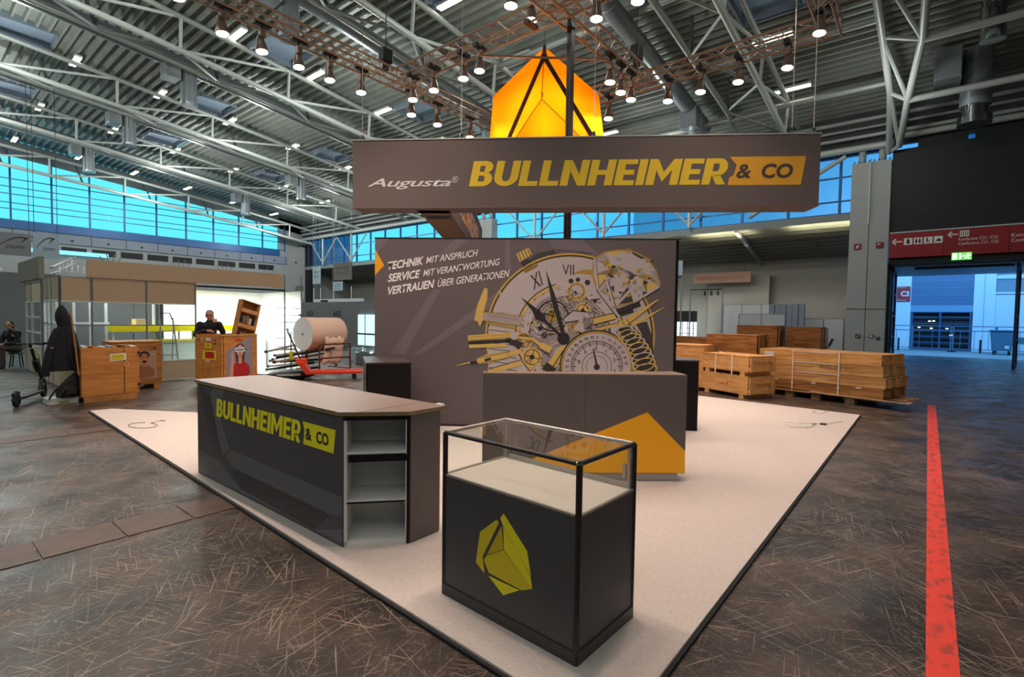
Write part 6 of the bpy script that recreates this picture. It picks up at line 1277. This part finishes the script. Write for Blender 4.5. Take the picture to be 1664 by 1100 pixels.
# ================================================================ PALLET TRUCK WITH PAPER ROLL AND SCRAP
ro = pz(497, 618)+V((0, 0, 0)); fa = pz(590, 616)
ta = atan2(fa.y-ro.y, fa.x-ro.x)
t = thing('pallet_truck', 'orange-red pallet truck standing behind the long counter', 'pallet truck', (ro.x, ro.y, 0), ta)
orr = mat('truck_orange', '#cf3c1c', .45)
for y in (0, .42): MB().mm((.05, y, .14), (1.35, y+.14, .22)).build('fork', orr, t, bevel=.01); MB().lathe((1.15, y+.03, .06), [(.06, 0), (.06, .08)], 12, (0, 1, 0)).build('roller', rubber, t)
MB().add([(-.22, 0, .45), (-.05, 0, .45), (.12, 0, .14), (0, 0, .14), (-.22, .56, .45), (-.05, .56, .45), (.12, .56, .14), (0, .56, .14)], [(0, 1, 2, 3), (5, 4, 7, 6), (0, 4, 5, 1), (1, 5, 6, 2), (2, 6, 7, 3), (3, 7, 4, 0)]).build('yoke', orr, t)
MB().mm((-.25, .12, .42), (0, .44, .52)).build('pump_head', orr, t, bevel=.01); MB().lathe((-.12, .2, .1), [(.1, 0), (.1, .16)], 14, (0, 1, 0)).build('steer_wheel', rubber, t); MB().tube((-.15, .28, .5), (-.42, .28, 1.15), .02, 8).build('tiller', dark_m, t); MB().path([(-.42, .16, 1.15), (-.45, .16, 1.27), (-.45, .40, 1.27), (-.42, .40, 1.15), (-.42, .16, 1.15)], .015, 6).build('tiller_handle', dark_m, t)
fd = 14.1
a_ = pD(478+14, 552, 13.4); bb = pD(548, 547, 14.3)
t = thing('paper_roll', 'huge pale paper roll with a hanging torn sheet on a dark red frame', 'roll', ((a_.x+bb.x)/2, (a_.y+bb.y)/2, 0), 0)
ctr = V(((a_.x+bb.x)/2, (a_.y+bb.y)/2, 0)); A1 = a_-ctr; B1 = bb-ctr; A1.z = B1.z = 1.12
paper = mat('roll_paper', '#d9b8a3', .8); pend = mat('roll_end', '#cfd0cf', .8)
dx = (B1-A1); Ln = dx.length; r_ = .44
MB().lathe(A1, [(r_*.985, 0), (r_, .012), (r_, Ln-.012), (r_*.985, Ln)], 40, dx).build('paper', paper, t, smooth=True); MB().lathe(A1-dx.normalized()*.004, [(r_*.97, 0), (r_*.97, .005)], 40, dx).build('end_face', pend, t); MB().lathe(A1-dx.normalized()*.012, [(.03, 0), (.03, .02)], 12, dx).build('core_hole', dark_m, t)
dn = dx.normalized(); fr_ = V((dn.y, -dn.x, 0))
if fr_.dot(C0-ctr) < 0: fr_ = -fr_
sheet = MB(); n = 10; rows = [(r_*.98, 1.05), (r_*1.0, .9), (r_*.97, .75), (r_*1.04, .6), (r_*.98, .45), (r_*1.08, .33)]
vs = []; 
for j, (o_, z) in enumerate(rows):
    for k in range(n+1):
        s_ = .35+.55*k/n-.02*j; p = A1+dx*s_+fr_*(o_+.02*sin(k*1.9+j)); vs.append((p.x, p.y, z+.02*sin(k+j)))
sheet.add(vs, [(j*(n+1)+k, j*(n+1)+k+1, (j+1)*(n+1)+k+1, (j+1)*(n+1)+k) for j in range(len(rows)-1) for k in range(n)]); o = sheet.build('hanging_sheet', paper, t, smooth=True); sm = o.modifiers.new('thick', 'SOLIDIFY'); sm.thickness = .004
rf = mat('rack_dark_red', '#5d1f1a', .5)
def fpt(s_, o_, z): p = A1+dx*s_+fr_*o_; return V((p.x, p.y, z))
for s_ in (.12, 1.02): MB().tube(fpt(s_, r_+.08, .16), fpt(s_, r_+.08, .86), .022, 8).build('frame_post', rf, t)
for z in (.86, .50): MB().tube(fpt(.12, r_+.08, z), fpt(1.02, r_+.08, z), .022, 8).build('frame_rail', rf, t)
for s_ in (.12, 1.02): 
    MB().tube(fpt(s_, r_+.08, .18), fpt(s_, -r_, .18), .022, 8).build('frame_foot', rf, t); MB().tube(fpt(s_, -r_*.2, .18), fpt(s_, 0, .72), .03, 8).build('roll_stand', rf, t)
for s_ in (.3, .55, .8): MB().ball(fpt(s_, r_+.08, .87), .025, 8, 6).build('frame_knob', dark_m, t)
for s_ in (.3, .9): MB().lathe(fpt(s_, r_*.6, .1), [(.05, 0), (.05, .04)], 10, dn).build('caster', rubber, t)
# dark scrap: heaped metal profiles and foil
rn = random.Random(11)
lab = ['grey profile in the heap beside the paper roll, %s' % s for s in ('on top of the heap', 'with its black end to the left', 'crossing two others', 'lowest at the front', 'poking out towards the white booth', 'under the roll frame', 'tilted upwards', 'longest one', 'at the back of the heap', 'resting on black plastic', 'short one in the middle', 'next to the yellow clamp')]
pa = mat('profile_grey', '#b0a396', .5, .3)
for k in range(12):
    p = pz(432+rn.random()*48, 600+rn.random()*14); an = ta+rn.uniform(-.6, .5); L = rn.uniform(.7, 1.5); tl = rn.uniform(-.08, .22); z = .055+.05*k
    t = thing('metal_profile', lab[k], 'profile', (p.x, p.y, z), an, 'profiles in the scrap heap')
    MB().bar((0, 0, 0), (L*cos(tl), 0, L*sin(tl)), .085, .06).build('bar', pa if k % 3 else dark_m, t); MB().bar((-.03, 0, -.005), (.03, 0, .006), .095, .07).build('end_cap', rubber, t)
o = MB().ball((0, 0, .12), (.75, .4, .13), 18, 8).build('black_plastic_heap', mat('black_foil', '#141418', .3, bump=.6, scale=6), None, pz(462, 616), ta); tag(o, 'low heap of black plastic under the metal profiles', 'plastic')
t = thing('yellow_clamp', 'small yellow clamp on the profile heap left of the roll frame', 'clamp', pz(473, 612)+V((0, 0, .55))); MB().mm((-.05, -.04, -.1), (.05, .04, .12)).build('body', yellow, t, bevel=.01); MB().tube((0, 0, -.55), (0, 0, .62), .015, 6).build('rod', dark_m, t)
foil = mat('grey_foil', '#87979f', .15, .3, bump=1.0, scale=4)
b = MB(); n = 16; P0 = pz(545, 600); P1 = pz(625, 598)
u_ = (P1-P0).normalized(); w_ = V((-u_.y, u_.x, 0))
vs = [tuple(u_*(i*.24)+w_*(j*.2)+V((0, 0, .35+.10*noise_ if (noise_ := sin(i*1.7+j*2.3)*cos(j*1.1-i*.6)) or True else 0))) for j in range(n) for i in range(n)]
b.add(vs, [(j*n+i, j*n+i+1, (j+1)*n+i+1, (j+1)*n+i) for j in range(n-1) for i in range(n-1)]); b.v += [(p[0], p[1], 0.01) for p in vs]
N2 = n*n
for i in range(n-1): b.f += [(i, i+1, N2+i+1, N2+i), ((n-1)*n+i, (n-1)*n+i+1, N2+(n-1)*n+i+1, N2+(n-1)*n+i), (i*n, (i+1)*n, N2+(i+1)*n, N2+i*n), (i*n+n-1, (i+1)*n+n-1, N2+(i+1)*n+n-1, N2+i*n+n-1)]
o = b.build('foil_covered_goods', foil, None, pz(560, 600)+V((-1.2, 1.2, 0)), smooth=True); tag(o, 'low goods covered with crumpled shiny grey foil right of the paper roll', 'foil')
# ================================================================ PEOPLE
skin = mat('skin', '#b98468', .6); hairm = mat('dark_hair', '#241c1a', .8); swe = mat('black_sweater', '#15161b', .85); tro = mat('dark_trousers', '#2b2a2e', .85); shoe = mat('black_shoe', '#101012', .5)
def remesh(b, name, m_, par, vox=.012, sm=4):
    o = b.build(name, m_, par, smooth=True); r = o.modifiers.new('rm', 'REMESH'); r.mode = 'VOXEL'; r.voxel_size = vox; r.use_smooth_shade = True
    s = o.modifiers.new('sm', 'SMOOTH'); s.iterations = sm; s.factor = .5; return o
def limb(b, pts, rs, n=12):
    b.path(pts, rs, n)
    for p, r in zip(pts, rs): b.ball(p, r, 10, 8)
def head(b, c, yaw, s=1.):
    """face looks along yaw"""
    f = V((cos(yaw), sin(yaw), 0)); l = V((-sin(yaw), cos(yaw), 0)); c = V(c)
    b.ball(c+V((0, 0, .02)), (.088*s, .078*s, .105*s), 16, 12); b.ball(c+f*.03+V((0, 0, -.055)), (.055*s, .055*s, .06*s)); b.ball(c+f*.055+V((0, 0, -.095)), .024)
    b.add(*(lambda q: (q.v, q.f))(MB().path([c+f*.085+V((0, 0, .02)), c+f*.112+V((0, 0, -.025)), c+f*.088+V((0, 0, -.035))], [.009, .014, .010], 8)))
    for s_ in (-1, 1): b.ball(c+l*s_*.08+V((0, 0, -.01)), (.016, .016, .03), 8, 6); b.ball(c+f*.075+l*s_*.035+V((0, 0, .035)), (.018, .018, .008), 8, 6)
    b.ball(c+f*.086+V((0, 0, -.062)), (.014, .018, .008), 8, 6)
def face_details(par, c, yaw):
    f = V((cos(yaw), sin(yaw), 0)); l = V((-sin(yaw), cos(yaw), 0)); c = V(c)
    for s_ in (-1, 1):
        MB().ball(c+f*.080+l*s_*.032+V((0, 0, .012)), .011, 8, 6).build('eye', mat('eye_dark', '#1a1310', .3), par); MB().path([c+f*.088+l*s_*.018+V((0, 0, .032)), c+f*.082+l*s_*.05+V((0, 0, .03))], .004, 5).build('eyebrow', hairm, par)
    MB().path([c+f*.094-l*.022+V((0, 0, -.062)), c+f*.099+V((0, 0, -.06)), c+f*.094+l*.022+V((0, 0, -.062))], .004, 5).build('mouth', mat('lips', '#8f4f44', .6), par)
def hand(b, wrist, d, up, side, curl=.5, sgn=1):
    """palm at wrist pointing along d; up = back of hand normal"""
    d = V(d).normalized(); up = V(up).normalized(); sd = d.cross(up).normalized()*sgn; w = V(wrist)
    b.add(*(lambda q: (q.v, q.f))(MB().path([w, w+d*.045, w+d*.085], [.026, .036, .034], 8)))
    for i, (L, o_) in enumerate(((.070, -.028), (.078, -.010), (.072, .009), (.056, .026))):
        p = w+d*.08+sd*o_; q = p+d*L*.5-up*L*.15*curl; e = q+(d*(1-curl)-up*curl).normalized()*L*.5; b.path([p, q, e], [.0095, .009, .0075], 6)
    p = w+d*.02-sd*.03; b.path([p, p+d*.03-sd*.025-up*.01, p+d*.062-sd*.02-up*.022], [.012, .011, .009], 6)
# standing man behind the stickered crate; local frame: +x = towards the viewer's side (aisle), z up
t = thing('person', 'man in a black jumper standing behind the stickered crate, hand at his mouth', 'person', (-12.93, 4.78, 0), radians(-18))
b = MB(); hc = (.06, .0, 1.575); hy = radians(-8)
head(b, hc, hy); limb(b, [(.02, 0, 1.42), (.05, 0, 1.52)], [.055, .052])
limb(b, [(0, 0, .95), (0, 0, 1.15), (0, 0, 1.36)], [.13, .13, .12])
b.ball((0, 0, .93), (.13, .16, .12)); b.ball((.0, 0, 1.3), (.12, .2, .14))
for s in (-1, 1): limb(b, [(0, s*.09, .92), (.01, s*.10, .5), (-.02, s*.10, .1)], [.085, .058, .042]); limb(b, [(-.02, s*.10, .05), (.12, s*.11, .035)], [.045, .035])
RA = [(0, -.19, 1.37), (.10, -.27, 1.14), (.36, -.06, 1.235)]; LA = [(0, .19, 1.37), (.12, .26, 1.20), (.26, .13, 1.44)]
limb(b, RA, [.055, .045, .03]); limb(b, LA, [.055, .045, .03])
hand(b, (.36, -.06, 1.235), (.15, 1, -.05), (.3, 0, 1), 0, .5); hand(b, (.26, .13, 1.44), (-.35, -.62, .55), (.9, -.2, .2), 0, .7, -1)
body = remesh(b, 'body', skin, t, .009, 2)
b = MB(); limb(b, [(0, 0, .98), (0, 0, 1.15), (0, 0, 1.33)], [.15, .15, .14]); b.ball((0, 0, 1.33), (.135, .225, .115)); b.ball((0, 0, 1.0), (.16, .18, .12)); b.ball((.03, 0, 1.12), (.16, .17, .14)); limb(b, [(.01, 0, 1.40), (.03, 0, 1.455)], [.085, .068])
limb(b, RA[:2]+[(.34, -.08, 1.23)], [.078, .066, .048]); limb(b, LA[:2]+[(.245, .145, 1.405)], [.078, .066, .048]); remesh(b, 'jumper', swe, t, .012)
b = MB(); b.ball((0, 0, .93), (.155, .18, .12))
for s in (-1, 1): limb(b, [(0, s*.09, .9), (.01, s*.10, .5), (-.02, s*.10, .09)], [.105, .08, .065])
remesh(b, 'trousers', tro, t, .014)
for s in (-1, 1): MB().ball((.05, s*.105, .045), (.14, .052, .045), 14, 8).build('shoe', shoe, t, smooth=True)
b = MB(); c = V(hc); b.ball(c+V((-.012, 0, .05)), (.094, .086, .088), 16, 10); b.ball(c+V((-.035, 0, -.01)), (.07, .082, .07), 14, 10); o = remesh(b, 'hair', hairm, t, .01, 2); o.location = V((-cos(hy), -sin(hy), 0))*.018
face_details(t, hc, hy)
f = V((cos(hy), sin(hy), 0)); l = V((-sin(hy), cos(hy), 0))
for s in (-1, 1): MB().add(*(lambda q: (q.v, q.f))(MB().path([c+f*.1+l*s*(.035+.026*cos(a))+V((0, 0, .012+.020*sin(a))) for a in [k*2*pi/12 for k in range(13)]], .0025, 5))).build('glasses_rim', dark_m, t)
MB().path([c+f*.105-l*.01+V((0, 0, .015)), c+f*.105+l*.01+V((0, 0, .015))], .0025, 5).build('glasses_bridge', dark_m, t)
# seated person at the far left
sp_ = pX(8, 597, -20.4) if False else pz(8, 596); sp_ = V((-20.4, 2.35, 0))
t = thing('person', 'person in black with dark hair sitting on a green stool at far left', 'person', sp_, radians(-55))
b = MB(); hc = (.10, .0, 1.20); hy = radians(25); head(b, hc, hy); limb(b, [(.03, 0, 1.02), (.08, 0, 1.14)], [.055, .05]); b.ball((.02, 0, .93), (.12, .19, .12)); limb(b, [(-.05, 0, .55), (-.02, 0, .75), (.02, 0, .95)], [.13, .13, .12]); b.ball((-.05, 0, .53), (.15, .17, .11))
for s in (-1, 1): limb(b, [(0, s*.1, .53), (.42, s*.12, .56), (.40, s*.13, .12)], [.085, .06, .042]); limb(b, [(.40, s*.13, .05), (.53, s*.14, .035)], [.045, .035])
AR = [[(.02, s*.19, .98), (.12, s*.25, .74), (.36, s*.12, .68)] for s in (-1, 1)]
for s, P_ in zip((-1, 1), AR): limb(b, P_, [.055, .045, .03]); hand(b, P_[2], (.8, -s*.5, -.05), (0, 0, 1), 0, .5, s)
remesh(b, 'body', skin, t, .01, 2)
b = MB(); b.ball((.0, 0, .95), (.13, .22, .12)); limb(b, [(-.05, 0, .58), (-.02, 0, .75), (.02, 0, .92)], [.15, .15, .14]); limb(b, [(.03, 0, 1.0), (.05, 0, 1.05)], [.08, .065])
for P_ in AR: limb(b, [P_[0], P_[1], tuple(V(P_[1]).lerp(V(P_[2]), .9))], [.078, .066, .046])
remesh(b, 'jacket', swe, t, .014)
b = MB(); b.ball((-.05, 0, .53), (.17, .19, .12))
for s in (-1, 1): limb(b, [(0, s*.1, .54), (.42, s*.12, .565), (.40, s*.13, .11)], [.105, .08, .062])
remesh(b, 'trousers', mat('brownish_trousers', '#4b423e', .85), t, .014)
for s in (-1, 1): MB().ball((.47, s*.135, .045), (.13, .052, .045), 14, 8).build('shoe', shoe, t, smooth=True)
b = MB(); c = V(hc); b.ball(c+V((-.012, 0, .045)), (.094, .088, .092), 16, 10); b.ball(c+V((-.04, 0, -.02)), (.07, .08, .08), 14, 10); o = remesh(b, 'hair', hairm, t, .01, 2); o.location = V((-cos(hy), -sin(hy), 0))*.018; face_details(t, hc, hy)
t = thing('stool', 'dark green stool under the seated person at the far left', 'stool', sp_+V((.0, .06, 0))); gm = mat('dark_green', '#2f5a48', .6)
MB().lathe((0, 0, .39), [(.17, 0), (.18, .02), (.17, .04)], 18).build('seat', gm, t)
for k in range(4): a = k*pi/2+.4; MB().tube((.12*cos(a), .12*sin(a), .39), (.17*cos(a), .17*sin(a), 0), .018, 8).build('leg', gm, t)
# small dark table top by the partition
o = thing('black_table', 'small black table edge behind the long timber boxes', 'table', (-4.9, 22.5, 0)); MB().mm((0, 0, .78), (1.1, .6, .82)).build('tabletop', black, o)
for x in (.05, 1.02): MB().mm((x, .05, 0), (x+.04, .55, .78)).build('leg_frame', black, o)
